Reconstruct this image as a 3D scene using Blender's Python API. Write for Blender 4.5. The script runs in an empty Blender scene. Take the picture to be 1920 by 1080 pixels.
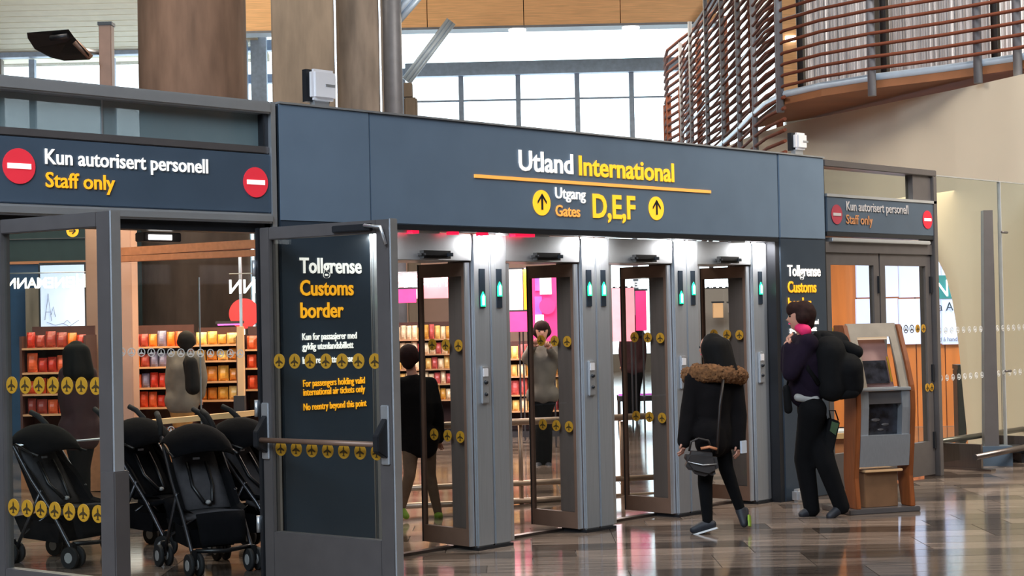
import bpy, bmesh, math, random
from mathutils import Matrix, Vector
random.seed(7)
# ------------------------------------------------------------------ camera
FOC = 3000.0; RHO = .021; PIT = math.atan(55/3000); TH = math.atan(FOC/2937)
V3 = Vector
FW = V3((math.sin(TH), math.cos(TH), 0)); R0 = V3((math.cos(TH), -math.sin(TH), 0)); ZU = V3((0, 0, 1))
CF = FW*math.cos(PIT)+ZU*math.sin(PIT); CU0 = -FW*math.sin(PIT)+ZU*math.cos(PIT)
CR = R0*math.cos(RHO)-CU0*math.sin(RHO); CU = R0*math.sin(RHO)+CU0*math.cos(RHO)
CC = V3((0, -7.93, 1.62))
sc = bpy.context.scene
cam = bpy.data.cameras.new('camera'); co = bpy.data.objects.new('camera', cam); sc.collection.objects.link(co)
cam.sensor_width = 36; cam.lens = 36*FOC/1920; cam.clip_end = 300
m3 = Matrix((CR, CU, -CF)).transposed(); co.matrix_world = Matrix.Translation(CC) @ m3.to_4x4()
sc.camera = co
sc.view_settings.view_transform = 'Standard'; sc.view_settings.look = 'None'
sc.view_settings.gamma = 1; sc.view_settings.use_curve_mapping = False
sc.view_settings.exposure = 0.0
# ------------------------------------------------------------------ world and big lights
wd = bpy.data.worlds.new('world'); sc.world = wd; wd.use_nodes = True
bg = wd.node_tree.nodes['Background']; bg.inputs[0].default_value = (.80, .91, 1, 1); bg.inputs[1].default_value = 4.6
VROT = math.atan2(R0.y, R0.x)
VF = Matrix.Translation((CC.x, CC.y, 0)) @ Matrix.Rotation(VROT, 4, 'Z')      # hall frame: x right, y forward from the viewer

def area(name, loc, size, power, col=(1, .95, .88), rot=(0, 0, 0), fr=VF, size_y=None):
    l = bpy.data.lights.new(name, 'AREA'); l.energy = power; l.color = col; l.size = size
    if size_y: l.shape = 'RECTANGLE'; l.size_y = size_y
    o = bpy.data.objects.new(name, l); sc.collection.objects.link(o)
    o.matrix_world = fr @ Matrix.Translation(loc) @ Matrix.Rotation(rot[2], 4, 'Z') @ Matrix.Rotation(rot[1], 4, 'Y') @ Matrix.Rotation(rot[0], 4, 'X')
    return o
area('hall_fill', (-5, -3, 9.5), 9, 4200, (.72, .86, 1), rot=(math.radians(25), 0, 0))  # this and the next five: fill lights added to brighten the hall
area('hall_fill', (5, 11, 9.5), 7, 500, (1, .93, .84))
area('hall_fill', (8.5, 12.2, 8.0), 4, 1700, (1, .93, .82), rot=(math.radians(74), 0, 0))  # added to brighten the curved wall
area('hall_fill', (-5, 18, 9.5), 5, 900, (1, .90, .76))
area('hall_fill', (4, 34, 8.8), 7, 1100, (1, .88, .70))
area('hall_fill', (-9, 32, 6.5), 5, 800, (1, .92, .76), rot=(math.pi, 0, 0))  # added fill, shines up onto the soffit
area('shop_lamp', (-3.6, 17.5, 2.95), 2.6, 120, (1, .70, .45), size_y=3)
area('shop_lamp', (-.3, 18, 2.95), 2.2, 230, (1, .80, .74), size_y=3)
area('shop_lamp', (5.2, 20, 3.0), 2.5, 60, (1, .80, .55), size_y=2.5)

# ------------------------------------------------------------------ helpers
def ray(px, py): return CF+CR*((px-960)/FOC)-CU*((py-540)/FOC)
def W(px, py, Z): return CC+ray(px, py)*Z
def on_y(px, py, Y=0.): d = ray(px, py); return CC+d*((Y-CC.y)/d.y)
def on_z(px, py, z=0.): d = ray(px, py); return CC+d*((z-CC.z)/d.z)
def hv(p): q = p-CC; return V3((q.dot(R0), q.dot(FW), p.z))       # world -> hall frame
def HV(px, py, Z): return hv(W(px, py, Z))
PI = math.pi
I4 = Matrix.Identity(4)
XF = {}
def srgb(r, g, b): return tuple(((c/255)/12.92 if c/255 <= .04045 else ((c/255+.055)/1.055)**2.4) for c in (r, g, b))

def mat(name, col, rough=.5, metal=0, emis=None, es=0, var=.12, scale=8, stretch=(1, 1, 1), bump=0, spec=.5, rand=0, coat=0, obj_co=True):
    m = bpy.data.materials.new(name); m.use_nodes = True; nt = m.node_tree; n = nt.nodes; b = n['Principled BSDF']
    b.inputs['Roughness'].default_value = rough; b.inputs['Metallic'].default_value = metal
    b.inputs['Specular IOR Level'].default_value = spec; b.inputs['Coat Weight'].default_value = coat
    tc = n.new('ShaderNodeTexCoord'); mp = n.new('ShaderNodeMapping'); mp.inputs['Scale'].default_value = stretch
    nz = n.new('ShaderNodeTexNoise'); nz.inputs['Scale'].default_value = scale; nz.inputs['Detail'].default_value = 5
    nt.links.new(tc.outputs['Object'], mp.inputs[0]); nt.links.new(mp.outputs[0], nz.inputs['Vector'])
    rp = n.new('ShaderNodeMapRange'); rp.inputs[1].default_value = .3; rp.inputs[2].default_value = .7
    rp.inputs[3].default_value = 1-var; rp.inputs[4].default_value = 1+var
    nt.links.new(nz.outputs['Fac'], rp.inputs[0])
    mx = n.new('ShaderNodeVectorMath'); mx.operation = 'SCALE'; mx.inputs[0].default_value = col[:3]
    last = rp.outputs[0]
    if rand:
        oi = n.new('ShaderNodeObjectInfo'); r2 = n.new('ShaderNodeMapRange'); r2.inputs[3].default_value = 1-rand; r2.inputs[4].default_value = 1+rand
        nt.links.new(oi.outputs['Random'], r2.inputs[0]); mm = n.new('ShaderNodeMath'); mm.operation = 'MULTIPLY'
        nt.links.new(last, mm.inputs[0]); nt.links.new(r2.outputs[0], mm.inputs[1]); last = mm.outputs[0]
    nt.links.new(last, mx.inputs['Scale']); nt.links.new(mx.outputs[0], b.inputs['Base Color'])
    if bump:
        bp = n.new('ShaderNodeBump'); bp.inputs['Strength'].default_value = bump; bp.inputs['Distance'].default_value = .01
        nt.links.new(nz.outputs['Fac'], bp.inputs['Height']); nt.links.new(bp.outputs[0], b.inputs['Normal'])
    if emis: b.inputs['Emission Color'].default_value = (*emis, 1); b.inputs['Emission Strength'].default_value = es
    return m

def glassmat(name, tint=(.93, .96, .95), refl=.06, rough=0.0):
    m = bpy.data.materials.new(name); m.use_nodes = True; nt = m.node_tree; n = nt.nodes; n.clear()
    o = n.new('ShaderNodeOutputMaterial'); t = n.new('ShaderNodeBsdfTransparent'); t.inputs[0].default_value = (*tint, 1)
    g = n.new('ShaderNodeBsdfGlossy'); g.inputs['Roughness'].default_value = rough; g.inputs[0].default_value = (.9, .95, 1, 1)
    fr = n.new('ShaderNodeLayerWeight'); fr.inputs[0].default_value = .06
    ad = n.new('ShaderNodeMath'); ad.operation = 'ADD'; ad.inputs[1].default_value = refl; ad.use_clamp = True
    mx = n.new('ShaderNodeMixShader'); nt.links.new(fr.outputs[0], ad.inputs[0]); nt.links.new(ad.outputs[0], mx.inputs[0])
    nt.links.new(t.outputs[0], mx.inputs[1]); nt.links.new(g.outputs[0], mx.inputs[2]); nt.links.new(mx.outputs[0], o.inputs[0])
    return m

M = {}
M['fascia'] = mat('fascia_blue_grey', srgb(112, 130, 150), .36, .25, var=.05, scale=3)
M['fascia_dk'] = mat('column_blue_grey', srgb(76, 90, 106), .36, .25, var=.06, scale=3)
M['panel_mid'] = mat('lower_panel', srgb(56, 66, 78), .32, .2, var=.06, scale=3)
M['panel_dk'] = mat('dark_panel', srgb(38, 46, 56), .3, .2, var=.06, scale=3)
M['steel'] = mat('brushed_steel', srgb(178, 182, 188), .45, .75, var=.06, scale=6, stretch=(30, 30, .6))
M['steel_dk'] = mat('dark_brushed_steel', srgb(120, 112, 110), .35, 1, var=.1, scale=6, stretch=(30, 30, .6))
M['core'] = mat('pillar_side', srgb(142, 122, 114), .42, .25, var=.08, scale=4, stretch=(8, 8, .5))
M['alu'] = mat('satin_aluminium', srgb(214, 218, 224), .35, .85, var=.04)
M['frame'] = mat('grey_door_frame', srgb(100, 95, 95), .42, .5, var=.06)
M['frame_dk'] = mat('dark_door_frame', srgb(44, 45, 49), .4, .5, var=.06)
M['frame_br'] = mat('bronze_door_frame', srgb(118, 92, 78), .45, .3, var=.08)
M['black'] = mat('black_plastic', srgb(18, 18, 20), .4)
M['rubber'] = mat('rubber', srgb(20, 20, 21), .8)
M['yellow'] = mat('sign_yellow', srgb(255, 178, 30), .5, emis=srgb(255, 170, 30), es=.62, var=.02)
M['yellow_hot'] = mat('sign_yellow_lit', srgb(255, 190, 40), .5, emis=srgb(255, 190, 45), es=.8, var=.02)
M['rule'] = mat('sign_orange_rule', srgb(250, 170, 80), .5, emis=srgb(250, 170, 80), es=.62, var=.02)
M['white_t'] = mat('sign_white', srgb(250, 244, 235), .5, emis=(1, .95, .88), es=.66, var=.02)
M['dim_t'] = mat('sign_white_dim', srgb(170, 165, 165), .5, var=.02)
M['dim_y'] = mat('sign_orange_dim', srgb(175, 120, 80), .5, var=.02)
M['red'] = mat('no_entry_red', srgb(215, 45, 60), .5, emis=srgb(215, 40, 55), es=.4, var=.03)
M['decal'] = mat('decal_yellow', srgb(170, 124, 24), .6, var=.05)
M['decal_dk'] = mat('decal_print', srgb(60, 44, 12), .6)
M['decal_w'] = mat('decal_white', srgb(190, 190, 190), .6)
M['ledg'] = mat('green_led', (0, .8, .3), .5, emis=(.02, 1, .35), es=1.6)
M['ledw'] = mat('led_white_core', (.8, 1, .9), .5, emis=(.55, 1, .75), es=2.2)
M['ledr'] = mat('red_led', (.8, 0, .05), .5, emis=(1, .01, .05), es=1.5)
M['railm'] = mat('warm_steel_rail', srgb(190, 165, 145), .35, .5, var=.08)
M['lamp'] = mat('lamp_white', (1, 1, 1), .5, emis=(1, .97, .93), es=3)
M['mag'] = mat('magenta_led', (.6, .1, .6), .5, emis=(.55, .08, .6), es=.8)
M['letters'] = mat('lit_and_reflected_letters', (1, 1, 1), .5, emis=(.93, .95, 1), es=2.2)  # shared by real lit lettering and the stand-in reflections
M['conc'] = mat('concrete', srgb(112, 90, 78), .85, var=.3, scale=1.4, stretch=(3, 3, .7), bump=.15)
M['conc2'] = mat('concrete_pier', srgb(102, 90, 78), .85, var=.25, scale=2.0, stretch=(3, 3, .6), bump=.15)
M['conc3'] = mat('concrete_pier_dark', srgb(112, 100, 90), .85, var=.35, scale=2.0, stretch=(3, 3, .6), bump=.15)
M['greycol'] = mat('grey_painted_steel', srgb(118, 120, 128), .5, .3, var=.08)
M['winf'] = mat('window_frame', srgb(150, 165, 188), .5)  # lightened so the frames carry the window's overexposure bloom
M['brace'] = mat('brace_steel', srgb(190, 208, 228), .45, .3, var=.06)
M['wall'] = mat('cream_wall', srgb(216, 205, 186), .7, var=.03, scale=1)
M['hallwall'] = mat('hall_wall', srgb(120, 112, 104), .8, var=.05, scale=1)
M['wood_o'] = mat('orange_wood', srgb(240, 186, 130), .5, var=.15, scale=2, stretch=(1, 8, 30))
M['wood_d'] = mat('orange_wood_wall', srgb(205, 118, 52), .5, var=.12, scale=2, stretch=(6, 6, .6))
M['wood_u'] = mat('dull_timber', srgb(132, 84, 52), .6, var=.15, scale=2)
M['wood_k'] = mat('kiosk_wood', srgb(128, 68, 32), .45, var=.2, scale=5, stretch=(8, 8, .7))
M['wood_p'] = mat('pale_wood', srgb(214, 170, 124), .5, var=.1, scale=3)
M['wood_s'] = mat('shop_wood', srgb(190, 122, 84), .5, var=.12, scale=3, stretch=(.6, 8, 8))
M['slat'] = mat('brown_slat', srgb(104, 60, 46), .8, 0, spec=.1, var=.15, scale=4)
M['curtain'] = mat('grey_curtain', srgb(215, 213, 216), .8, var=.15, scale=3, stretch=(8, 8, .2))
M['ceil'] = mat('pale_ceiling_slat', srgb(232, 222, 200), .7, var=.05, scale=3)
M['ceil_g'] = mat('ceiling_gap', srgb(150, 140, 122), .8)
M['box_w'] = mat('white_enclosure', srgb(212, 208, 210), .5, var=.02)
M['teal'] = mat('teal_wall', srgb(44, 58, 60), .7, var=.1)
M['navy'] = mat('navy_wall', srgb(30, 62, 95), .7, var=.1)
M['pinkbrown'] = mat('taupe_pillar', srgb(165, 130, 115), .7, var=.03)
M['screen'] = mat('lit_screen', srgb(190, 205, 245), .5, emis=srgb(198, 210, 250), es=.85, var=.02)
M['screen_t'] = mat('lit_teal', srgb(30, 120, 130), .5, emis=srgb(28, 110, 122), es=.8)
M['ink'] = mat('screen_print', srgb(95, 100, 135), .6)
M['ink2'] = mat('teal_print', srgb(20, 60, 85), .6)
M['bluelit'] = mat('blue_backlit', srgb(40, 80, 190), .5, emis=srgb(40, 80, 190), es=.6)
M['pinkglow'] = mat('pink_backlit', srgb(235, 60, 130), .5, emis=srgb(228, 40, 115), es=.95, var=.1)
M['rose'] = mat('rose_backlit', srgb(240, 150, 160), .5, emis=srgb(238, 140, 155), es=.7, var=.1)
M['whiteglow'] = mat('white_backlit', (1, .97, .9), .5, emis=(1, .93, .85), es=1.6)
M['violet'] = mat('violet_backlit', srgb(150, 90, 200), .5, emis=srgb(150, 90, 205), es=.7)
M['redsign'] = mat('red_disc', srgb(200, 40, 45), .5, emis=srgb(190, 35, 40), es=.35)
M['stone_dk'] = mat('display_black', srgb(30, 26, 30), .5)
M['shelf'] = mat('shelf_metal', srgb(200, 150, 110), .4, .3)
M['shelf_dk'] = mat('rack_back', srgb(70, 38, 34), .7)
for k, c in enumerate([(205, 72, 40), (225, 120, 40), (180, 50, 36), (215, 95, 55), (232, 160, 60), (150, 60, 50), (120, 120, 150)]):
    M['pack%d' % k] = mat('snack_pack_%s' % 'abcdefg'[k], srgb(*c), .35, var=.3, scale=18)
for k, c in enumerate([(215, 160, 70), (240, 200, 120), (190, 120, 50), (245, 225, 190), (200, 90, 90)]):
    M['gold%d' % k] = mat('gift_pack_%s' % 'abcde'[k], srgb(*c), .3, var=.3, scale=18)
M['glass'] = glassmat('clear_glass', (.90, .93, .92), .012)
M['glass_dk'] = glassmat('smoky_glass', (.80, .82, .82), .02)
M['glass_tr'] = mat('transom_glass', srgb(112, 128, 132), .15, var=.08, scale=2); M['glass_tr'].node_tree.nodes['Principled BSDF'].inputs['Alpha'].default_value = .78
M['glass_scr'] = glassmat('screen_glass', (.90, .93, .90), .012)
M['skin'] = mat('skin', srgb(196, 140, 118), .55, var=.05)
M['hair'] = mat('black_hair', srgb(9, 7, 7), .8, spec=.2, var=.3, scale=6, stretch=(14, 14, 1))
M['hair_b'] = mat('brown_hair', srgb(40, 20, 17), .8, spec=.2, var=.3, scale=30)
M['parka'] = mat('black_parka', srgb(17, 14, 15), .95, spec=.15, var=.15, scale=12, bump=.3)
M['fur'] = mat('brown_fur', srgb(112, 74, 42), .95, var=.4, scale=40, bump=1)
M['purple'] = mat('dark_purple_jacket', srgb(25, 16, 30), .95, spec=.15, var=.15, scale=12, bump=.3)
M['trouser'] = mat('black_trousers', srgb(10, 10, 12), .95, spec=.15, var=.15, scale=20)
M['khaki'] = mat('khaki_trousers', srgb(110, 86, 66), .85, var=.12, scale=20)
M['ochre'] = mat('ochre_trousers', srgb(140, 95, 45), .85, var=.12, scale=20)
M['greyj'] = mat('grey_jacket', srgb(94, 86, 78), .85, var=.12, scale=14)
M['maroon'] = mat('maroon_jacket', srgb(52, 20, 24), .85, var=.12, scale=14)
M['shoe'] = mat('dark_shoe', srgb(28, 30, 38), .6)
M['sole'] = mat('white_sole', srgb(205, 205, 205), .6)
M['lime'] = mat('lime_rubber', srgb(120, 150, 35), .6)
M['scarf'] = mat('pink_scarf', srgb(225, 35, 100), .8, var=.1, scale=20)
M['pack'] = mat('black_nylon', srgb(9, 9, 11), .85, spec=.2, var=.2, scale=14, bump=.3)
M['bagb'] = mat('brown_leather', srgb(30, 20, 17), .5, var=.3, scale=12)
M['paper'] = mat('white_paper', srgb(190, 195, 205), .6)
M['green'] = mat('green_print', srgb(50, 74, 44), .6)
M['fab_g'] = mat('grey_stroller_fabric', srgb(68, 66, 68), .95, spec=.15, var=.15, scale=20, bump=.3)
M['fab_b'] = mat('black_stroller_fabric', srgb(9, 9, 12), .95, spec=.15, var=.2, scale=20, bump=.3)
M['tube'] = mat('grey_tube', srgb(78, 78, 82), .35, .8)
M['hub'] = mat('wheel_hub', srgb(150, 148, 146), .5)
M['grout'] = mat('grout', srgb(74, 66, 60), .6)

# stone floor: streaky polished brown stone
def stonemat(name, brick):
    m = mat(name, srgb(104, 91, 82), .16, 0, var=.6, scale=2.6, stretch=(.7, 10, 1), rand=(0 if brick else .7), spec=.5)
    nt = m.node_tree; n = nt.nodes; mp = [x for x in n if x.type == 'MAPPING'][0]
    geo = n.new('ShaderNodeNewGeometry'); vr = n.new('ShaderNodeVectorRotate'); vr.inputs['Angle'].default_value = -VROT
    vr.rotation_type = 'Z_AXIS'; nt.links.new(geo.outputs['Position'], vr.inputs['Vector']); nt.links.new(vr.outputs[0], mp.inputs[0])
    b = n['Principled BSDF']
    rr = n.new('ShaderNodeMapRange'); rr.inputs[3].default_value = .05; rr.inputs[4].default_value = .17
    nz = [x for x in n if x.type == 'TEX_NOISE'][0]; nt.links.new(nz.outputs['Fac'], rr.inputs[0]); nt.links.new(rr.outputs[0], b.inputs['Roughness'])
    if brick:
        br = n.new('ShaderNodeTexBrick'); br.inputs['Color1'].default_value = (.55, .55, .55, 1); br.inputs['Color2'].default_value = (1.3, 1.3, 1.3, 1)
        br.inputs['Mortar'].default_value = (.5, .5, .5, 1); br.inputs['Scale'].default_value = 1; br.inputs['Mortar Size'].default_value = .004
        br.inputs['Brick Width'].default_value = .9; br.inputs['Row Height'].default_value = .3
        nt.links.new(vr.outputs[0], br.inputs['Vector']); mx = n.new('ShaderNodeMix'); mx.data_type = 'RGBA'; mx.blend_type = 'MULTIPLY'; mx.inputs[0].default_value = 1
        old = b.inputs['Base Color'].links[0].from_socket
        nt.links.new(old, mx.inputs[6]); nt.links.new(br.outputs[0], mx.inputs[7]); nt.links.new(mx.outputs[2], b.inputs['Base Color'])
    return m
M['tile'] = stonemat('stone_tile', False); M['tilefar'] = stonemat('stone_floor', True)

def link(o, parent=None):
    sc.collection.objects.link(o)
    if parent: o.parent = parent
    return o
def thing(name, label=None, cat=None, loc=(0, 0, 0), rz=0, group=None, kind=None):
    o = bpy.data.objects.new(name, None); o.empty_display_size = .1; link(o)
    mw = Matrix.Translation(loc) @ Matrix.Rotation(rz, 4, 'Z'); o.matrix_world = mw; XF[o.name] = mw
    return tag(o, label, cat, group, kind)
def tag(o, label=None, cat=None, group=None, kind=None):
    if label: o['label'] = label
    if cat: o['category'] = cat
    if group: o['group'] = group
    if kind: o['kind'] = kind
    return o

class MB:
    def __init__(s, fr=I4): s.v = []; s.f = []; s.mi = []; s.fr = fr; s.sm = []
    def add(s, vs, fs, mi=0, smooth=False):
        b = len(s.v); s.v += [s.fr @ V3(v) for v in vs]; s.f += [tuple(b+i for i in f) for f in fs]; s.mi += [mi]*len(fs); s.sm += [smooth]*len(fs); return s
    def box(s, x0, x1, y0, y1, z0, z1, mi=0):
        vs = [(x, y, z) for x in (x0, x1) for y in (y0, y1) for z in (z0, z1)]
        return s.add(vs, [(0, 1, 3, 2), (4, 6, 7, 5), (0, 4, 5, 1), (2, 3, 7, 6), (0, 2, 6, 4), (1, 5, 7, 3)], mi)
    def cyl(s, p0, p1, r0, r1=None, n=12, mi=0, smooth=True):
        r1 = r0 if r1 is None else r1; p0 = V3(p0); p1 = V3(p1); d = (p1-p0).normalized()
        a = d.orthogonal().normalized(); b = d.cross(a)
        vs = [p+(a*math.cos(2*PI*i/n)+b*math.sin(2*PI*i/n))*r for p, r in ((p0, r0), (p1, r1)) for i in range(n)]
        s.add(vs, [(i, (i+1) % n, n+(i+1) % n, n+i) for i in range(n)], mi, smooth)
        b0 = len(s.v)-2*n; s.f += [tuple(b0+i for i in reversed(range(n))), tuple(b0+n+i for i in range(n))]; s.mi += [mi]*2; s.sm += [False]*2
        return s
    def tube(s, pts, r, n=8, mi=0, rs=None):
        pts = [V3(p) for p in pts]; k = len(pts); vs = []; up = None
        for i, p in enumerate(pts):
            t = (pts[min(i+1, k-1)]-pts[max(i-1, 0)]).normalized()
            if up is None: up = t.orthogonal().normalized()
            up = (up-t*up.dot(t)).normalized(); b = t.cross(up); q = rs[i] if rs else r
            vs += [p+(up*math.cos(2*PI*j/n)+b*math.sin(2*PI*j/n))*q for j in range(n)]
        fs = [(i*n+j, i*n+(j+1) % n, (i+1)*n+(j+1) % n, (i+1)*n+j) for i in range(k-1) for j in range(n)]
        s.add(vs, fs, mi, True); b0 = len(s.v)-k*n
        s.f += [tuple(b0+j for j in reversed(range(n))), tuple(b0+(k-1)*n+j for j in range(n))]; s.mi += [mi]*2; s.sm += [False]*2
        return s
    def prism(s, poly, a, b, plane='xz', mi=0):
        # poly 2D points, extruded from a to b along the remaining axis
        def P(u, w, t): return (u, t, w) if plane == 'xz' else ((t, u, w) if plane == 'yz' else (u, w, t))
        n = len(poly); vs = [P(u, w, a) for u, w in poly]+[P(u, w, b) for u, w in poly]
        return s.add(vs, [tuple(range(n)), tuple(reversed(range(n, 2*n)))]+[(i, i+n, (i+1) % n+n, (i+1) % n) for i in range(n)], mi)
    def ball(s, c, r, n=12, mi=0, sc_=(1, 1, 1)):
        c = V3(c); vs = []; m = n//2
        for i in range(m+1):
            t = PI*i/m
            for j in range(n): vs.append(c+V3((sc_[0]*r*math.sin(t)*math.cos(2*PI*j/n), sc_[1]*r*math.sin(t)*math.sin(2*PI*j/n), sc_[2]*r*math.cos(t))))
        return s.add(vs, [(i*n+j, (i+1)*n+j, (i+1)*n+(j+1) % n, i*n+(j+1) % n) for i in range(m) for j in range(n)], mi, True)
    def build(s, name, mats, parent=None, label=None, cat=None, group=None, kind=None, bevel=0):
        me = bpy.data.meshes.new(name); inv = I4; org = V3((0, 0, 0))
        if parent: inv = XF.get(parent.name, I4).inverted()
        else:
            xs = [v.x for v in s.v]; ys = [v.y for v in s.v]; zs = [v.z for v in s.v]
            org = V3(((min(xs)+max(xs))/2, (min(ys)+max(ys))/2, min(zs))); inv = Matrix.Translation(-org)
        me.from_pydata([inv @ v for v in s.v], [], s.f)
        for m in (mats if isinstance(mats, (list, tuple)) else [mats]): me.materials.append(m)
        for p, i, q in zip(me.polygons, s.mi, s.sm): p.material_index = i; p.use_smooth = q
        bm = bmesh.new(); bm.from_mesh(me); bmesh.ops.remove_doubles(bm, verts=bm.verts, dist=1e-5); bmesh.ops.recalc_face_normals(bm, faces=bm.faces)
        if bevel:
            bmesh.ops.bevel(bm, geom=[e for e in bm.edges if len(e.link_faces) == 2 and e.calc_face_angle(0) > .6], offset=bevel, segments=2, affect='EDGES', clamp_overlap=True)
        bm.to_mesh(me); bm.free()
        o = bpy.data.objects.new(name, me); link(o, parent); XF[o.name] = XF.get(parent.name, I4) if parent else Matrix.Translation(org)
        if not parent: o.location = org
        return tag(o, label, cat, group, kind)

def text_mb(mb_or_none, s, world, size, name, m, parent, sx=1., bold=.012, ext=.003, align='LEFT', width=None, mirror=False, label=None, cat=None, group=None):
    """lettering: the text's local x/y plane is placed by matrix `world`; width fits the line to that length"""
    cu = bpy.data.curves.new(name, 'FONT'); cu.body = s; cu.size = size; cu.extrude = ext; cu.offset = bold*size; cu.resolution_u = 3
    o = bpy.data.objects.new('t', cu); sc.collection.objects.link(o); bpy.context.view_layer.update()
    me = bpy.data.meshes.new_from_object(o.evaluated_get(bpy.context.evaluated_depsgraph_get()))
    sc.collection.objects.unlink(o); bpy.data.objects.remove(o); bpy.data.curves.remove(cu)
    me.name = name; x0 = min(v.co.x for v in me.vertices); x1 = max(v.co.x for v in me.vertices)
    k = width/(x1-x0) if width else sx; c = x0 if align == 'LEFT' else (x0+x1)/2
    inv = XF.get(parent.name, I4).inverted() if parent else I4
    for v in me.vertices:
        x = (v.co.x-c)*k*(-1 if mirror else 1); v.co = inv @ (world @ V3((x, v.co.y, v.co.z)))
    me.materials.clear(); me.materials.append(m)
    ob = bpy.data.objects.new(name, me); link(ob, parent)
    if not parent: XF[ob.name] = I4
    return tag(ob, label, cat, group)
def facing(x, y, z): return Matrix.Translation((x, y, z)) @ Matrix.Rotation(PI/2, 4, 'X')    # upright lettering that faces -y
def disc(mb, c, r, ax, th=.004, n=20, mi=0): c = V3(c); a = V3(ax); return mb.cyl(c-a*th/2, c+a*th/2, r, n=n, mi=mi, smooth=False)

# ================================================================== SETTING
# --- floor: base with far texture and a field of separate tiles near the viewer
F0, F1, L0, L1 = 9.3, 17.1, -4.4, 6.4
m = MB(VF)
m.box(-26, 26, -10, F0, -.08, 0, 1); m.box(-26, 26, F1, 50, -.08, 0, 1); m.box(-26, L0, F0, F1, -.08, 0, 1); m.box(L1, 26, F0, F1, -.08, 0, 1)
m.box(L0, L1, F0, F1, -.08, -.008, 0)
floor = m.build('floor', [M['grout'], M['tilefar']], kind='structure')
tm = {}
rows = int(round((F1-F0)/.3)); cnt = 0
for i in range(rows):
    f0 = F0+i*.3; lim = (f0+.3)*.335+.5; x = L0
    while x < L1-.01:
        w = random.choice([.6, .9, 1.2, 1.2, 1.5]); w = min(w, L1-x)
        if L1-x-w < .3: w = L1-x
        vis = (x+w > -lim and x < lim)
        tm.setdefault(vis, []).append((x, w, f0)); x += w
meshes = {}
for vis, lst in tm.items():
    if vis and cnt < 300:
        for (x, w, f0) in lst[:300]:
            key = round(w, 3)
            if key not in meshes:
                q = MB(); q.box(.003-w/2, w/2-.003, -.147, .147, -.0075, 0)
                me = bpy.data.meshes.new('tile'); me.from_pydata(q.v, [], q.f); me.materials.append(M['tile']); meshes[key] = me
            o = bpy.data.objects.new('tile', meshes[key]); link(o, floor)
            o.matrix_local = XF[floor.name].inverted() @ VF @ Matrix.Translation((x+w/2, f0+.15, 0)); cnt += 1
    rest = lst[300:] if vis else lst
    if rest:
        q = MB(VF)
        for (x, w, f0) in rest: q.box(x+.003, x+w-.003, f0+.003, f0+.297, -.0075, 0)
        q.build('tile_field', M['tile'], floor, kind='stuff')

# --- hall shell
MB(VF).box(-26, 26, -10.2, -10, 0, 11).build('wall_back', M['hallwall'], kind='structure')
MB(VF).box(-26.2, -26, -10.2, 50, 0, 11).build('wall_left', M['hallwall'], kind='structure')
MB(VF).box(26, 26.2, -10.2, 50, 0, 11).build('wall_right', M['hallwall'], kind='structure')
m = MB(VF); m.box(-26.2, 26.2, -10.2, 30, 11, 11.2); m.box(-7, 26.2, 30, 50, 11, 11.2)
ceiling = m.build('ceiling', M['ceil'], kind='structure')
# sloping slatted soffit on the left
sl = MB(VF); sl.add([(-26, 30, 11.9), (-7, 30, 11.9), (-7, 47, 9.3), (-26, 47, 9.3), (-26, 30, 12.1), (-7, 30, 12.1), (-7, 47, 9.5), (-26, 47, 9.5)],
       [(0, 1, 2, 3), (4, 7, 6, 5), (0, 4, 5, 1), (1, 5, 6, 2), (2, 6, 7, 3), (3, 7, 4, 0)])
soffit = sl.build('ceiling', M['ceil_g'], kind='structure')
g = MB(VF); g.box(0, 0.3, 0, 0, 0, 0)
for i in range(38):
    s0 = 30.3+i*.44; z = 11.9-(s0-30)*2.6/17; z2 = 11.9-(s0+.40-30)*2.6/17
    q = MB(VF)
    if s0 > 46.4: break
    q.add([(-20, s0, z-.05), (-7.0, s0, z-.05), (-7.0, s0+.40, z2-.05), (-20, s0+.40, z2-.05), (-20, s0, z), (-7.0, s0, z), (-7.0, s0+.40, z2), (-20, s0+.40, z2)],
          [(0, 1, 2, 3), (4, 7, 6, 5), (0, 4, 5, 1), (1, 5, 6, 2), (2, 6, 7, 3), (3, 7, 4, 0)])
    q.build('slat', M['ceil'], soffit)
# far wall with its window bays
def zat(px, py, Z): return HV(px, py, Z)
FZ = 46
win = thing('window_1', kind='structure', loc=VF @ V3((0, FZ, 0)), rz=VROT)
for k, (a, b) in enumerate([(-26, -14.6), (8.0, 26)]):
    MB(VF).box(a, b, FZ, FZ+.3, 0, 11).build('wall_far', M['hallwall'], kind='structure')
MB(VF).box(-14.6, 8.0, FZ, FZ+.3, 0, .5).build('wall_far', M['hallwall'], kind='structure')
hb = HV(1050, 130, FZ)
def bar(p, q, w, h, name, m_, par):   # bar between two hall-frame points, vertical height h, depth w
    p = V3(p); q = V3(q); b = MB(VF); d = (q-p); s_ = V3((-d.y, d.x, 0)).normalized()*w/2 if (d.x or d.y) else V3((w/2, 0, 0)); u = V3((0, 0, h/2))
    vs = [p-s_-u, p+s_-u, p+s_+u, p-s_+u, q-s_-u, q+s_-u, q+s_+u, q-s_+u]
    b.add(vs, [(0, 1, 2, 3), (4, 7, 6, 5), (0, 4, 5, 1), (1, 5, 6, 2), (2, 6, 7, 3), (3, 7, 4, 0)]); return b.build(name, m_, par)
a = HV(760, 133, 45.8); b_ = HV(1300, 120, 45.8); bar(a, b_, .3, .38, 'window_header', M['winf'], win)
a = HV(0, 100, 45.8); b_ = HV(530, 85, 45.8); bar(a, b_, .3, .3, 'window_header', M['winf'], win)
a = HV(780, 191, 45.9); b_ = HV(1260, 181, 45.9); bar(a, b_, .08, .05, 'transom_bar', M['winf'], win)
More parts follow.
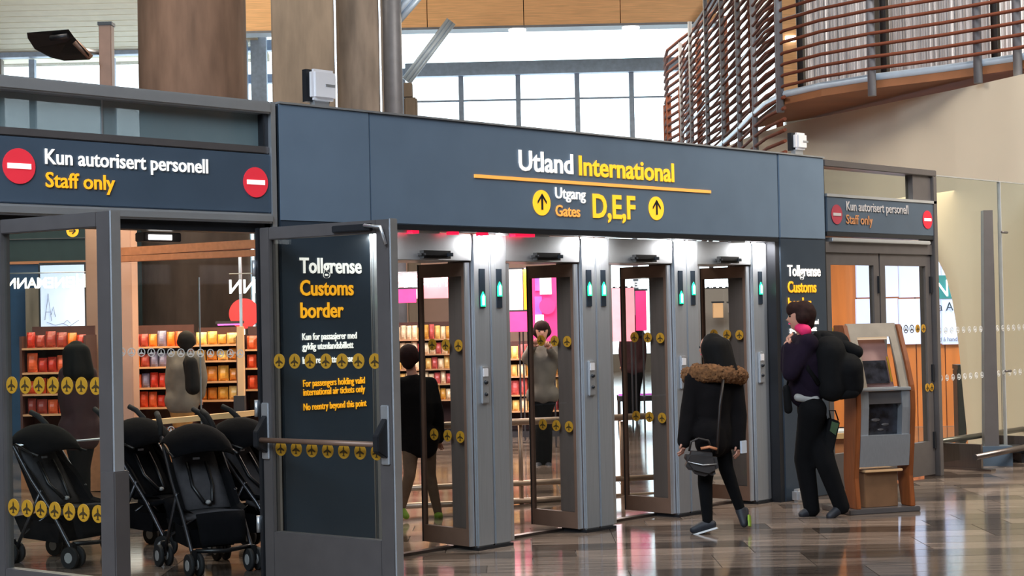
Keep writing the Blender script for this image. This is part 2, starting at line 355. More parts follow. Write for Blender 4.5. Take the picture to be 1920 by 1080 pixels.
a = HV(435, 150, 45.8); b_ = HV(520, 148, 45.8); bar(a, b_, .3, .25, 'window_header', M['winf'], win)
for px in (756, 865, 972, 1083, 1185, 1290):
    p = HV(px, 200, 45.8); t = HV(px, 128, 45.8).z; MB(VF).box(p.x-.07, p.x+.07, 45.7, 45.9, .5, t).build('mullion', M['winf'], win)
for px in (60, 210, 330):
    p = HV(px, 200, 45.8); MB(VF).box(p.x-.08, p.x+.08, 45.7, 45.9, .5, 9.3).build('mullion', M['winf'], win)
for px, w_ in ((484, .22), (456, .1)):
    p = HV(px, 100, 45); MB(VF).box(p.x-w_, p.x+w_, 44.9, 45.1, .5, 11).build('mullion', M['winf'], win)
MB(VF).box(-14.6, 8.0, FZ+.05, FZ+.07, .5, 11).build('pane', M['glass'], win)
# wooden edge beam under the roof, with downlights
p0 = HV(200, 28, 40); p1 = HV(760, 44, 40); p2 = HV(1345, 52, 40)
zb = HV(1050, 46, 40).z
wb = thing('roof_beam', 'long pale orange timber edge beam under the roof above the far windows', 'beam', loc=VF @ V3((0, 40, zb)), rz=VROT)
x0, x1 = HV(438, 28, 40).x, HV(1345, 46, 40).x
for i in range(5):
    xa = x0+(x1-x0)*i/5; xb = x0+(x1-x0)*(i+1)/5
    MB(VF).box(xa+.01, xb-.01, 39.9, 40.4, zb, 10.98).build('board', M['wood_o'], wb)
MB(VF).box(x0, x1, 40.401, 40.45, zb, 10.97).build('back_panel', M['frame_dk'], wb)
MB(VF).box(x0, x1, 39.86, 40.46, zb-.06, zb).build('edge_strip', M['greycol'], wb)
for px in (970, 1185):
    p = HV(px, 47, 39.8); MB(VF).cyl((p.x, 40.1, zb-.1), (p.x, 40.1, zb-.06), .22, n=16).build('downlight', M['lamp'], wb, label='warm glowing round downlight')
# ------------------------------------------------ concrete columns and steel
def pillar_px(name, x0, x1, py, Z, m_, label, cat, rnd=True, top=11, zb_=0, depth=None):
    a = HV(x0, py, Z).x; b = HV(x1, py, Z).x; c = (a+b)/2; r = (b-a)/2
    t = thing(name, label, cat, loc=VF @ V3((c, Z+r, 0)), rz=VROT)
    q = MB(VF)
    if rnd:
        q.cyl((c, Z+r, zb_), (c, Z+r, top-.01), r, n=40); q.build('shaft', m_, t)
    else:
        q.box(a, b, Z, Z+(depth or 2*r), zb_, top-.01); q.build('shaft', m_, t, bevel=.02)
    return t, c, r
t, c, r = pillar_px('concrete_column', 236, 443, 120, 24, M['conc'], 'wide round weathered concrete column behind the left staff entrance', 'column')
t, c, r = pillar_px('concrete_pier', 508, 629, 120, 21, M['conc2'], 'smooth grey-brown concrete pier behind the white wall box', 'column', False, depth=.5)
MB(VF).box(c+r-.012, c+r+.012, 20.98, 21.0, 0, 10.9).build('corner_strip', M['alu'], t, label='thin bright corner strip')
t, c, r = pillar_px('concrete_pier', 632, 713, 120, 21.6, M['conc3'], 'darker stained concrete pier just right of the smooth pier', 'column', False, depth=.5)
MB(VF).box(c+r-.012, c+r+.010, 21.58, 21.6, 0, 10.9).build('corner_strip', M['alu'], t, label='thin bright corner strip')
t, c, r = pillar_px('steel_column', 714, 753, 150, 23, M['greycol'], 'narrow grey steel column right of the concrete piers', 'column', True)
t, c, r = pillar_px('stepped_pier', 757, 781, 200, 25, M['conc2'], 'slim stepped concrete pier at the left edge of the far window', 'column', False, top=HV(770, 180, 25).z, depth=.3)
z_ = HV(770, 180, 25).z; MB(VF).box(c-r, c+.03, 25, 25.25, z_, z_+.22).build('step', M['conc2'], t)
def brace(p, q, Z, w_, label, Z2=None):
    a = HV(*p, Z); b = HV(*q, Z2 or Z); t = thing('steel_brace', label, 'brace', loc=VF @ a, rz=VROT)
    d = (b-a).normalized(); s_ = V3((d.z, 0, -d.x)).normalized()
    for k, (off, rr) in enumerate([(-1, .32), (0, .40), (1, .32)]):
        MB(VF).cyl(a+s_*off*w_*.33, b+s_*off*w_*.33, w_*rr*.5, n=10).build('flange' if off else 'web', M['brace'], t)
brace((722, 50), (800, -40), 23.4, .30, 'thick pale steel roof brace rising from the steel column')
brace((762, 152), (846, 40), 39, .27, 'thin pale diagonal brace crossing the far window')
brace((1298, 60), (1362, -30), 39, .2, 'slender pale brace at the left end of the slatted balcony')
brace((716, 30), (690, -20), 23.4, .2, 'short pale brace leaning left off the steel column')
# flight display / speaker on a post, upper left
p = HV(195, 100, 19); t = thing('display_post', 'dark square post rising behind the left transom, holding a display', 'post', loc=VF @ V3((p.x, 19, 0)), rz=VROT)
zt = HV(193, 42, 19).z; MB(VF).box(p.x-.075, p.x+.075, 19, 19.15, 0, zt).build('pole', M['frame_br'], t, bevel=.01)
MB(VF).box(p.x-.085, p.x+.085, 18.99, 19.16, zt-.02, zt+.02).build('cap', M['black'], t)
MB(VF).tube([(p.x-.06, 19.07, HV(190, 96, 19).z), (p.x-.25, 19.0, HV(160, 92, 19).z), (p.x-.3, 18.95, HV(150, 95, 19).z)], .025).build('bracket', M['alu'], t)
a = [HV(52, 72, 18.9), HV(130, 66, 18.7), HV(140, 80, 18.75), HV(168, 112, 18.8), HV(120, 114, 19.1), HV(95, 108, 19.2), HV(65, 92, 19.1)]
t2 = thing('hanging_display', 'tilted dark display seen from below, held by the post upper left', 'display', loc=VF @ a[0], rz=VROT)
q = MB(VF); n_ = len(a); up = V3((.02, -.10, .05))
q.add(a+[v+up for v in a], [tuple(range(n_)), tuple(reversed(range(n_, 2*n_)))]+[(i, i+n_, (i+1) % n_+n_, (i+1) % n_) for i in range(n_)]); q.build('housing', M['black'], t2)
q = MB(VF); q.tube([HV(140, 78, 18.7), HV(158, 96, 18.75), HV(170, 108, 18.8)], .04).build('side_rail', M['frame_br'], t2)
q = MB(VF); q.tube([HV(95, 72, 18.7), HV(128, 67, 18.65)], .035).build('lamp_bar', M['frame_dk'], t2)

# ------------------------------------------------ curved cream wall on the right
plan = [(2250, 15.3), (2080, 16.4), (1920, 17.6), (1800, 18.7), (1700, 19.7), (1600, 20.9), (1500, 22.3), (1420, 23.8), (1370, 25.3), (1330, 27.0), (1300, 29)]
def lerp_plan(pl, n):
    out = []
    for (x0, Z0), (x1, Z1) in zip(pl[:-1], pl[1:]):
        for i in range(n): out.append((x0+(x1-x0)*i/n, Z0+(Z1-Z0)*i/n))
    out.append(pl[-1]); return out
topy = {2250: 60, 2080: 100, 1920: 140, 1800: 167, 1700: 187, 1600: 208, 1500: 228, 1420: 252, 1370: 274, 1330: 300, 1300: 330}
def interp(d, x):
    ks = sorted(d)
    if x <= ks[0]: return d[ks[0]]
    for a, b in zip(ks[:-1], ks[1:]):
        if a <= x <= b: return d[a]+(d[b]-d[a])*(x-a)/(b-a)
    return d[ks[-1]]
boty = {1300: 440, 1640: 440, 1700: 445, 1756: 468, 1772: 486, 1786: 515, 1797: 560, 1804: 610, 1809: 670, 1814: 750, 1820: 828, 1821: 1200}
q = MB(); cols = []
xs = sorted(set([x for x, _ in lerp_plan(plan, 6)]+list(range(1740, 1825, 3))))
pz = dict((x, Z) for x, Z in plan)
for x in xs:
    Z = interp(pz, x); zt = max(.1, W(x, interp(topy, x), Z).z); zb0 = max(0, W(x, interp(boty, x), Z).z)
    if x >= 1821: zb0 = 0
    base = W(x, 600, Z); nrm = V3((FW.x, FW.y, 0))
    col = []
    for k in range(9):
        z = zb0+(zt-zb0)*k/8; lean = .10*(1-z/4.0) if False else 0
        col.append(V3((base.x, base.y, z)))
    cols.append((col, [v+nrm*.25 for v in col]))
vs = []; fs = []; nc = len(cols)
for c1, c2 in cols: vs += c1+c2
for i in range(nc-1):
    for k in range(8):
        a = i*18+k; b = (i+1)*18+k
        fs += [(a, b, b+1, a+1), (a+9, a+10, b+10, b+9)]
    fs += [(i*18+8, (i+1)*18+8, (i+1)*18+17, i*18+17), (i*18, i*18+9, (i+1)*18+9, (i+1)*18)]
fs += [tuple([0+k for k in range(9)]+[9+k for k in reversed(range(9))]), tuple([(nc-1)*18+k for k in range(9)]+[(nc-1)*18+9+k for k in reversed(range(9))])]
q.add(vs, fs, 0, False); cw = q.build('wall_curved', M['wall'], kind='structure')
for p_ in cw.data.polygons: p_.use_smooth = abs(p_.normal.z) < .5
cw.data.set_sharp_from_angle(angle=.8)
# the fine joint line curving down the wall
pts = [W(x, y, interp(pz, x)-.03) for x, y in [(1900, 165), (1887, 195), (1878, 240), (1873, 300), (1871, 420), (1874, 560), (1877, 700), (1880, 846)]]
MB().tube(pts, .004, n=5).build('wall_joint', M['greycol'], cw)
# tapered grey fin standing before the wall
fz = 16.4; p = HV(1858, 840, fz)
f = thing('grey_fin', 'tall tapering dark grey fin standing against the cream wall', 'post', loc=VF @ V3((p.x, fz, 0)), rz=VROT)
xa, xb, xc, xd = HV(1845, 836, fz).x, HV(1872, 836, fz).x, HV(1862, 394, fz).x, HV(1845, 394, fz).x
z0, z1 = max(0.03, HV(1858, 836, fz).z), HV(1855, 394, fz).z
MB(VF).prism([(xa, z0), (xb, z0), (xc, z1), (xd, z1)], fz, fz+.1).build('blade', M['frame'], f)
MB(VF).box(xa-.12, xb+.12, fz-.05, fz+.15, 0, z0).build('foot', M['fascia_dk'], f)

# ------------------------------------------------ balcony with brown slats
rail = [(2100, 16.7), (1920, 17.7), (1780, 18.4), (1645, 19.0), (1550, 19.6), (1480, 20.3), (1445, 21.2), (1420, 22.4), (1395, 24), (1365, 26), (1335, 28.3), (1305, 31), (1285, 33.5)]
bal = thing('slatted_balcony', 'curving upper balcony screened by thin brown horizontal slats', 'balcony', loc=W(1645, 300, 19)*1.0)
def railpts(z, off=0, lo=0, hi=99, rp=rail):
    out = []
    for x, Z in lerp_plan(rp, 3):
        b = W(x, 560, Z+off); out.append(V3((b.x, b.y, z)))
    return out[lo:hi]
zdeck = 4.42
for i in range(19):
    z = zdeck+.07+i*.14
    MB().tube(railpts(z), .021, n=6).build('slat', M['slat'], bal)
for i in range(13):      # slats carried on below the deck where the screen swings round
    z = zdeck-.07-i*.14
    MB().tube(railpts(z, lo=15), .024, n=6).build('slat', M['slat'], bal)
MB().tube(railpts(zdeck-.02, .15), .05, n=8).build('deck_edge', M['brace'], bal, label='pale steel deck edge')
for x, Z in [(1920, 17.7), (1845, 18.1), (1645, 19.0), (1472, 20.4), (1424, 22.2), (1395, 24), (1365, 26), (1335, 28.3), (1305, 31), (1286, 33.4)]:
    b = W(x, 560, Z+.05); lo_ = zdeck-.25 if x > 1450 else 2.4
    MB().cyl((b.x, b.y, lo_), (b.x, b.y, 7.3), .05 if x > 1450 else .04, n=10).build('post', M['greycol'], bal)
# far side of the same screen, seen through the near one
far = [(1470, 26), (1420, 28.5), (1370, 31), (1320, 33.5), (1285, 35.2), (1262, 36.5), (1256, 38)]
for i in range(26):
    z = 3.4+i*.17
    MB().tube(railpts(z, rp=far), .04, n=6).build('slat', M['slat'], bal)
for x, Z in far:
    b = W(x, 560, Z+.08); MB().cyl((b.x, b.y, 3.4), (b.x, b.y, 7.4 if x > 1285 else 6.6), .06, n=8).build('post', M['slat'], bal)
MB().tube(railpts(zdeck+.98, .35), .022, n=8).build('handrail', M['brace'], bal, label='pale steel handrail behind the slats')
# deck slab + timber soffit
q = MB(); o1 = railpts(zdeck-.05, .12, 0, 16); o2 = [v+V3((FW.x, FW.y, 0))*2.6 for v in o1]; n_ = len(o1)
vs = o1+o2+[v-V3((0, 0, .10)) for v in o1]+[v-V3((0, 0, .10)) for v in o2]
fs = []
for i in range(n_-1): fs += [(i, i+1, n_+i+1, n_+i), (2*n_+i, 3*n_+i, 3*n_+i+1, 2*n_+i+1), (i, 2*n_+i, 2*n_+i+1, i+1), (n_+i, n_+i+1, 3*n_+i+1, 3*n_+i)]
fs += [(0, n_, 3*n_, 2*n_), (n_-1, 3*n_-1, 4*n_-1, 2*n_-1)]
q.add(vs, fs); q.build('deck', M['wood_u'], bal, label='timber-lined balcony deck')
# pleated curtains behind the slats
def curtain(pxa, pxb, Za, Zb, label):
    a = W(pxa, 560, Za); b = W(pxb, 560, Zb); n_ = max(12, int(abs(pxb-pxa)/5)); nr = V3((FW.x, FW.y, 0))
    vs = []
    for i in range(n_*2+1):
        t = i/(n_*2); p = a.lerp(b, t)+nr*(.05*math.sin(i*PI/1.0+.5*PI*(i % 2))+.02*random.uniform(-1, 1)+(.05 if i % 2 else -.05))
        vs += [V3((p.x, p.y, 4.44)), V3((p.x, p.y, 7.6))]
    q = MB(); q.add(vs, [(2*i, 2*i+2, 2*i+3, 2*i+1) for i in range(n_*2)]); o = q.build('curtain', M['curtain'], label=label, cat='curtain', group=None)
    md = o.modifiers.new('thick', 'SOLIDIFY'); md.thickness = .01
curtain(1520, 1648, 21.7, 20.9, 'pale grey pleated curtain nearest the balcony bend')
curtain(1678, 1868, 20.7, 19.6, 'pale grey pleated curtain between two dark columns on the balcony')
curtain(1886, 2060, 19.5, 18.7, 'grey pleated curtain at the right edge of the frame')
for x, Z, lb in ((1511, 21.1, 'black upright beside the curtain nearest the bend'), (1668, 20.1, 'black upright between the first and second balcony curtains'), (1877, 18.9, 'black upright between the second and last balcony curtains')):
    b = W(x, 560, Z); t = thing('balcony_upright', lb, 'post', loc=(b.x, b.y, zdeck))
    MB().cyl((b.x, b.y, zdeck), (b.x, b.y, 7.6), .04, n=10).build('pole', M['frame_dk'], t); MB().box(b.x-.11, b.x+.11, b.y-.11, b.y+.11, zdeck, zdeck+.09).build('base', M['frame_dk'], t)
b = W(1500, 560, 22.5); t = thing('lit_doorway_panel', 'narrow timber panel with a warm lamp beside the first curtain', 'panel', loc=(b.x, b.y, zdeck), rz=VROT)
MB(Matrix.Translation((b.x, b.y, 0)) @ Matrix.Rotation(VROT, 4, 'Z')).box(-.18, .08, 0, .1, 4.44, 7.5).build('board', M['wood_o'], t)
MB(Matrix.Translation((b.x, b.y, 0)) @ Matrix.Rotation(VROT, 4, 'Z')).box(-.12, .02, -.05, 0, 5.42, 5.50).build('lamp', M['lamp'], t)

# ================================================================== FACADE (plane y = 0, x runs along it)
def decals(parent, pts, ax, r=.034, m1=None, kind='decal', glyph=True):
    a = V3(ax); s_ = a.cross(ZU).normalized()
    for p in pts:
        p = V3(p); q = MB(); disc(q, p, r, a, n=18)
        if glyph:   # little upright aeroplane
            f = p-a*.0045
            def G(u, v): return f+s_*u*r*.8+ZU*v*r*.8
            prof = [(0, .85), (.13, .5), (.13, .2), (.8, -.2), (.8, -.4), (.13, -.2), (.1, -.6), (.3, -.8), (-.3, -.8), (-.1, -.6), (-.13, -.2), (-.8, -.4), (-.8, -.2), (-.13, .2), (-.13, .5)]
            vs = [G(*u) for u in prof]; n_ = len(vs)
            q.add(vs+[v+a*.002 for v in vs], [tuple(range(n_)), tuple(reversed(range(n_, 2*n_)))]+[(i, i+n_, (i+1) % n_+n_, (i+1) % n_) for i in range(n_)], 1)
        q.build(kind, [m1 or M['decal'], M['decal_dk']], parent)
def ring_decals(parent, pts, ax, r=.036, m_=None):
    a = V3(ax); s_ = a.cross(ZU).normalized()
    for p in pts:
        p = V3(p); q = MB(); n_ = 18; vs = []
        for rr in (r, r*.8):
            for j in range(n_): vs.append(p+(s_*math.cos(2*PI*j/n_)+ZU*math.sin(2*PI*j/n_))*rr)
        vs += [v-a*.003 for v in vs]; fs = []
        for j in range(n_):
            k = (j+1) % n_; fs += [(j, k, n_+k, n_+j), (2*n_+j, 3*n_+j, 3*n_+k, 2*n_+k), (j, 2*n_+j, 2*n_+k, k), (n_+j, n_+k, 3*n_+k, 3*n_+j)]
        q.add(vs, fs)
        prof = [(0, .62), (.12, .3), (.12, .05), (.6, -.25), (.6, -.4), (-.6, -.4), (-.6, -.25), (-.12, .05), (-.12, .3)]
        g = [p+s_*u*r+ZU*v*r for u, v in prof]; k_ = len(g)
        q.add(g+[v-a*.003 for v in g], [tuple(range(k_)), tuple(reversed(range(k_, 2*k_)))]+[(i, i+k_, (i+1) % k_+k_, (i+1) % k_) for i in range(k_)])
        q.build('decal', m_ or M['decal_w'], parent)

# --- main portal with the overhead sign
por = thing('entrance_portal', 'wide blue-grey portal over the four glass gates, reading Utland International', 'portal', loc=(8.6, 0, 0))
MB().box(6.05, 6.775, -.02, .10, 0, 2.97).build('side_panel', M['panel_mid'], por, bevel=.006)
MB().box(6.05, 6.775, -.025, -.02, 2.25, 2.968).build('side_panel', M['fascia'], por)
MB().box(6.785, 11.35, -.02, .5, 2.25, 2.97).build('fascia_panel', M['fascia'], por, bevel=.006)
MB().box(11.36, 12.05, -.025, .5, 2.25, 2.97).build('side_panel', M['fascia'], por, bevel=.006)
MB().box(11.36, 12.05, -.02, .5, 0, 2.25).build('side_panel', M['panel_mid'], por, bevel=.006)
MB().box(11.30, 11.36, -.01, .4, 0, 2.25).build('edge_trim', M['frame_dk'], por)
MB().box(5.985, 6.02, -.03, .10, 0, 2.975).build('edge_trim', M['alu'], por); MB().box(6.02, 6.05, 0, .10, 0, 2.96).build('edge_trim', M['frame_dk'], por)
MB().box(6.775, 6.785, -.012, .4, 2.25, 2.968).build('joint_strip', M['alu'], por); MB().box(11.35, 11.36, -.012, .4, 2.25, 2.968).build('joint_strip', M['frame_dk'], por)
MB().box(6.05, 12.05, -.035, .5, 2.97, 2.982).build('top_trim', M['alu'], por)
MB().box(6.79, 11.34, -.015, .1, 2.215, 2.25).build('soffit_edge', M['frame_dk'], por)
def fac_text(s, p0, size, m_, par, width, y=-.024, sxx=1, name='lettering', bold=.018, ext=.003):
    return text_mb(None, s, facing(p0[0], y, p0[1]), size, name, m_, par, width=width, bold=bold, ext=ext)
fac_text('Utland', (8.17, 2.668), .205, M['white_t'], por, .575, y=-.026)
fac_text('International', (8.81, 2.664), .205, M['yellow_hot'], por, 1.12, y=-.026)
MB().box(7.727, 10.40, -.03, -.02, 2.592, 2.615).build('rule', M['rule'], por)
fac_text('Utgang', (8.545, 2.482), .115, M['white_t'], por, .33, y=-.026, bold=.012)
fac_text('Gates', (8.545, 2.352), .115, M['rule'], por, .265, y=-.026, bold=.012)
fac_text('D,E,F', (8.955, 2.355), .25, M['yellow_hot'], por, .49, y=-.026, bold=.02)
def arrow_disc(x, z, r, y, par, sc1=None, right=False):
    q = MB(); disc(q, (x, y, z), r, (0, 1, 0), n=32); d = q.build('arrow_disc', sc1 or M['yellow_hot'], par)
    def T(pts): return [((x+b, z-a) if right else (x+a, z+b)) for a, b in pts]
    s = r; w_ = .09*s
    q = MB(); q.prism(T([(-w_, -.55*s), (w_, -.55*s), (w_, .6*s), (-w_, .6*s)]), y-.008, y-.003)
    q.prism(T([(0, .72*s), (.5*s, .12*s), (.5*s, -.08*s), (0, .5*s)]), y-.008, y-.003); q.prism(T([(0, .72*s), (-.5*s, .12*s), (-.5*s, -.08*s), (0, .5*s)]), y-.0081, y-.003)
    q.build('arrow', M['panel_dk'], d)
arrow_disc(8.40, 2.442, .092, -.024, por); arrow_disc(9.702, 2.446, .092, -.024, por)
# customs texts on both side panels (the same words)
def customs(x, dy, full=True):
    fac_text('Tollgrense', (x, 1.925), .135, M['white_t'], por, .50, y=-.026-dy, name='lettering')
    fac_text('Customs', (x, 1.785), .135, M['yellow'], por, .43, y=-.026-dy)
    fac_text('border', (x, 1.645), .135, M['yellow'], por, .345, y=-.026-dy)
    y = -.026-dy
    fac_text('Kun for passasjerer med', (x+.01, 1.505), .062, M['white_t'], por, .44, y=y, bold=.006)
    fac_text('gyldig utenlandsbillett', (x+.01, 1.445), .062, M['white_t'], por, .41, y=y, bold=.006)
    fac_text('Ingen retur etter passering', (x+.01, 1.358), .062, M['white_t'], por, .475, y=y, bold=.006)
    fac_text('For passengers holding valid', (x+.01, 1.215), .062, M['yellow'], por, .50, y=y, bold=.006)
    fac_text('international air tickets only', (x+.01, 1.16), .062, M['yellow'], por, .50, y=y, bold=.006)
    fac_text('No reentry beyond this point', (x+.01, 1.068), .062, M['yellow'], por, .51, y=y, bold=.006)
customs(6.19, 0); customs(11.455, 0)
# signal lights under the soffit
for px, w_ in ((770, .06), (845, .06), (900, .06), (975, .2)):
    x = on_y(px, 430, .05).x; MB().box(x-w_/2, x+w_/2, .0, .06, 2.195, 2.22).build('signal_light', M['ledr'], por, label='small red signal light under the sign')
for px, w_ in ((745, .14), (800, .2), (940, .1), (1010, .18), (1380, .2)):
    x = on_y(px, 430, .05).x; MB().box(x-w_/2, x+w_/2, .03, .06, 2.20, 2.215).build('soffit_strip', M['alu'], por)

# --- gate columns
GC = [(6.71, 7.04), (7.795, 8.13), (8.925, 9.25), (10.03, 10.35), (11.09, 11.30)]
ords = ['steel gate pillar half hidden behind the open door with customs lettering', 'steel gate pillar between the first and second gates from the left', 'steel gate pillar between the second and third gates from the left', 'steel gate pillar between the third and fourth gates, beside the girl', 'narrow steel gate pillar at the right end of the gates, beside the customs panel']
GROT = [0, 0, 0, 0, 0]
for k, (a, b) in enumerate(GC):
    t = thing('gate_pillar', ords[k], 'pillar', loc=((a+b)/2, .1, 0)); c = (a+b)/2 if k < 4 else b+.01
    for (u, w_) in ([(a, c-.002), (c+.002, b)] if k < 4 else [(a, b)]):
        MB().box(u, w_, .08, .115, .02, 2.21).build('front_plate', M['steel'], t, bevel=.01)
    MB().box(a+.005, b-.005, .115, .34, .0, 2.21).build('core', M['core'], t)
    MB().box(a-.01, b+.005, .07, .35, 0, .02).build('foot_plate', M['frame_dk'], t)
    slots = [((a+c)/2, 0), ((c+b)/2, 1)] if k < 4 else [((a+b)/2, 1)]
    for (x, h) in slots:
        hb_ = MB().box(x-.026, x+.026, .072, .08, 1.69, 1.965).build('indicator_slot', M['panel_dk'], t)
        hi = {0: [0, 0], 1: [0, 1], 2: [1, 1], 3: [0, 1], 4: [1, 1]}[k][h]
        z0 = 1.70 if not hi else 1.77
        q = MB(); q.prism([(x-.022, z0), (x+.022, z0), (x+.022, z0+.07), (x, z0+.105), (x-.022, z0+.07)], .066, .072, mi=0); q.prism([(x-.010, z0+.01), (x+.010, z0+.01), (x+.010, z0+.07), (x, z0+.085), (x-.010, z0+.07)], .062, .066, mi=1)
        q.build('arrow_light', [M['ledg'], M['ledw']], hb_, label='lit green arrow')
    if k:
        x = (a+c)/2 if k < 4 else (a+b)/2-.02; o = MB().box(x-.035, x+.035, .06, .08, 1.02, 1.285).build('card_reader', M['alu'], t, bevel=.006)
        q = MB(); q.ball((x, .055, 1.17), .017, 10); q.ball((x, .055, 1.085), .014, 10); q.build('reader_knob', M['frame_dk'], o); MB().box(x-.022, x+.022, .054, .06, 1.21, 1.265).build('reader_label', M['box_w'], o)
    # downlight in the soffit above the pillar front
    sp = bpy.data.lights.new('pillar_lamp', 'AREA'); sp.energy = 9; sp.size = .16; sp.color = (1, .97, .93)
    so = bpy.data.objects.new('pillar_lamp', sp); link(so); so.location = ((a+b)/2, .0, 2.20); so.rotation_euler = (math.radians(-28), 0, 0)
    so.rotation_euler = (math.radians(38), 0, 0)
# --- gates
gl = ['first glass gate from the left, with a walker passing through', 'second glass gate from the left, magenta displays behind', 'third glass gate from the left, bright floor behind', 'rightmost glass gate, behind the girl in the parka']
for k in range(4):
    a = GC[k][1]; b = GC[k+1][0]; t = thing('security_gate', gl[k], 'gate', loc=((a+b)/2, .1, 0))
    MB().box(a+.003, b-.003, .09, .5, 2.02, 2.21).build('header', M['alu'], t, bevel=.004)
    o = MB().box((a+b)/2-.15, (a+b)/2+.14, .01, .09, 2.03, 2.085).build('motion_sensor', M['black'], t, bevel=.02)
    MB().box((a+b)/2+.07, (a+b)/2+.12, .004, .012, 2.045, 2.07).build('sensor_eye', M['panel_dk'], o)
    MB().box(a+.003, b-.003, .3, .36, 0.0, .02).build('threshold', M['steel_dk'], t)
    # leaves swung in, square to the opening
    for (x, s_, y1) in ((b-.03, -1, .62), (a+.03, 1, .62)):
        lf = MB(); y0 = .12; y1 = .60
        lf.box(x-.018, x+.018, y0, y0+.03, .03, 2.01); lf.box(x-.018, x+.018, y1-.022, y1, .03, 2.01)
        lf.box(x-.017, x+.017, y0, y1, 1.915, 2.01); lf.box(x-.017, x+.017, y0, y1, .03, .15)
        d = lf.build('door_leaf', M['frame_br'], t)
        MB().box(x-.005, x+.005, y0+.03, y1-.022, .15, 1.915).build('glass', M['glass_dk'], d)
        MB().box(x-.022, x+.022, y0-.012, y0, .03, 2.01).build('edge_profile', M['alu'], d)
        MB().box(x-.02, x+.012, y1-.008, y1+.004, .03, 2.01).build('edge_profile', M['frame_dk'], d)
        if s_ == -1:
            for z in (1.43, .79): decals(d, [(x-.009, yy, z+.004*i) for i, yy in enumerate((.20, .33, .47))], (1, 0, 0), r=.042)
        else:
            pass

# --- left staff entrance
st = thing('staff_entrance', 'open double staff doorway at left under the Kun autorisert personell sign', 'doorway', loc=(5, 0, 0))
MB().box(2.2, 5.985, -.04, .3, 2.90, 2.975).build('top_rail', M['alu'], st, bevel=.01)
MB().box(2.2, 5.985, -.01, .25, 2.655, 2.70).build('transom_rail', M['frame'], st, bevel=.005)
MB().box(2.2, 5.95, .05, .06, 2.70, 2.90).build('transom_glass', M['glass_tr'], st)
MB().box(5.945, 5.985, -.0, .3, 2.2, 2.90).build('post', M['frame_dk'], st)
MB().box(4.85, 4.86, .045, .055, 2.70, 2.90).build('glass_joint', M['alu'], st)
MB().box(2.2, 5.985, -.02, .25, 2.29, 2.65).build('sign_board', M['fascia_dk'], st, bevel=.006)
MB().box(2.2, 5.985, -.05, .25, 2.225, 2.285).build('track_cover', M['alu'], st, bevel=.012)
MB().box(3.9, 5.985, 0, .12, 2.17, 2.225).build('head_frame', M['frame_dk'], st)
MB().box(5.935, 5.985, 0, .08, 0, 2.17).build('jamb', M['frame_dk'], st); MB().box(3.98, 4.10, 0, .12, 0, 2.17).build('jamb', M['frame_dk'], st)
fac_text('Kun autorisert personell', (4.455, 2.512), .118, M['white_t'], st, 1.063, y=-.026, bold=.012)
fac_text('Staff only', (4.457, 2.385), .118, M['yellow'], st, .43, y=-.026, bold=.012)
def noentry(x, z, r, par, m1=None, m2=None):
    q = MB(); disc(q, (x, -.025, z), r, (0, 1, 0), n=32); d = q.build('no_entry_disc', m1 or M['red'], par); MB().box(x-r*.72, x+r*.72, -.031, -.027, z-r*.15, z+r*.15).build('bar', m2 or M['white_t'], d)
noentry(4.30, 2.49, .096, st); noentry(5.865, 2.474, .092, st)
# door closer light box hanging in the doorway head
p = on_y(300, 428, .25); t_ = thing('ceiling_lamp', 'small boxed lamp under the head of the left staff doorway', 'lamp', loc=(p.x, .25, 2.12))
MB().box(p.x-.13, p.x+.13, .22, .32, 2.115, 2.17).build('housing', M['frame'], t_, bevel=.005); MB().box(p.x-.10, p.x+.06, .214, .222, 2.125, 2.155).build('tube', M['lamp'], t_)

def leaf_door(name, label, h, f, zt, n_dec, rows, rowoff=.0, bar_z=None, lock=None):
    """glazed door leaf swung out from hinge point h to free edge f"""
    h = V3((*h, 0)); f = V3((*f, 0)); d = (f-h); L = d.length; ang = math.atan2(d.y, d.x)
    t = thing(name, label, 'door', loc=h, rz=ang); F = XF[t.name]
    def B(x0, x1, y0, y1, z0, z1, nm, m_, par=None, bv=.004): return MB(F).box(x0, x1, y0, y1, z0, z1).build(nm, m_, par or t, bevel=bv)
    B(0, .08, -.03, .03, .02, zt, 'stile', M['frame']); B(L-.10, L, -.03, .03, .02, zt, 'stile', M['frame'])
    B(.08, L-.10, -.03, .03, zt-.075, zt, 'rail', M['frame']); B(.08, L-.10, -.03, .03, .02, .36, 'rail', M['frame'])
    B(.08, L-.10, -.006, .006, .36, zt-.075, 'glass', M['glass'], bv=0)
    B(L, L+.012, -.034, .034, .02, zt+.004, 'edge_profile', M['alu']); B(-.03, 0, -.04, .04, .02, zt, 'hinge_profile', M['frame_dk'])
    s = V3((math.sin(ang), -math.cos(ang), 0))   # face normal
    for z in rows:
        decals(t, [F @ V3((.13+(L-.27)*i/(n_dec-1), -.010, z)) for i in range(n_dec)], -s if False else (F.to_3x3() @ V3((0, 1, 0))), r=.045)
    return t, F, L
tA, FA, LA = leaf_door('staff_door_leaf', 'open glazed door leaf at the far left edge, swung towards the viewer', (4.15, -.04), (4.30, -.96), 2.19, 7, (1.32, .68))
q = MB(FA); q.box(LA-.075, LA+.03, -.05, .05, .02, .90); q.build('lock_casing', M['frame'], tA, bevel=.006)
tB, FB, LB = leaf_door('staff_door_leaf', 'open glazed door leaf in front of the customs lettering, with push bar', (5.90, -.04), (6.05, -1.06), 2.195, 7, (1.385, .86))
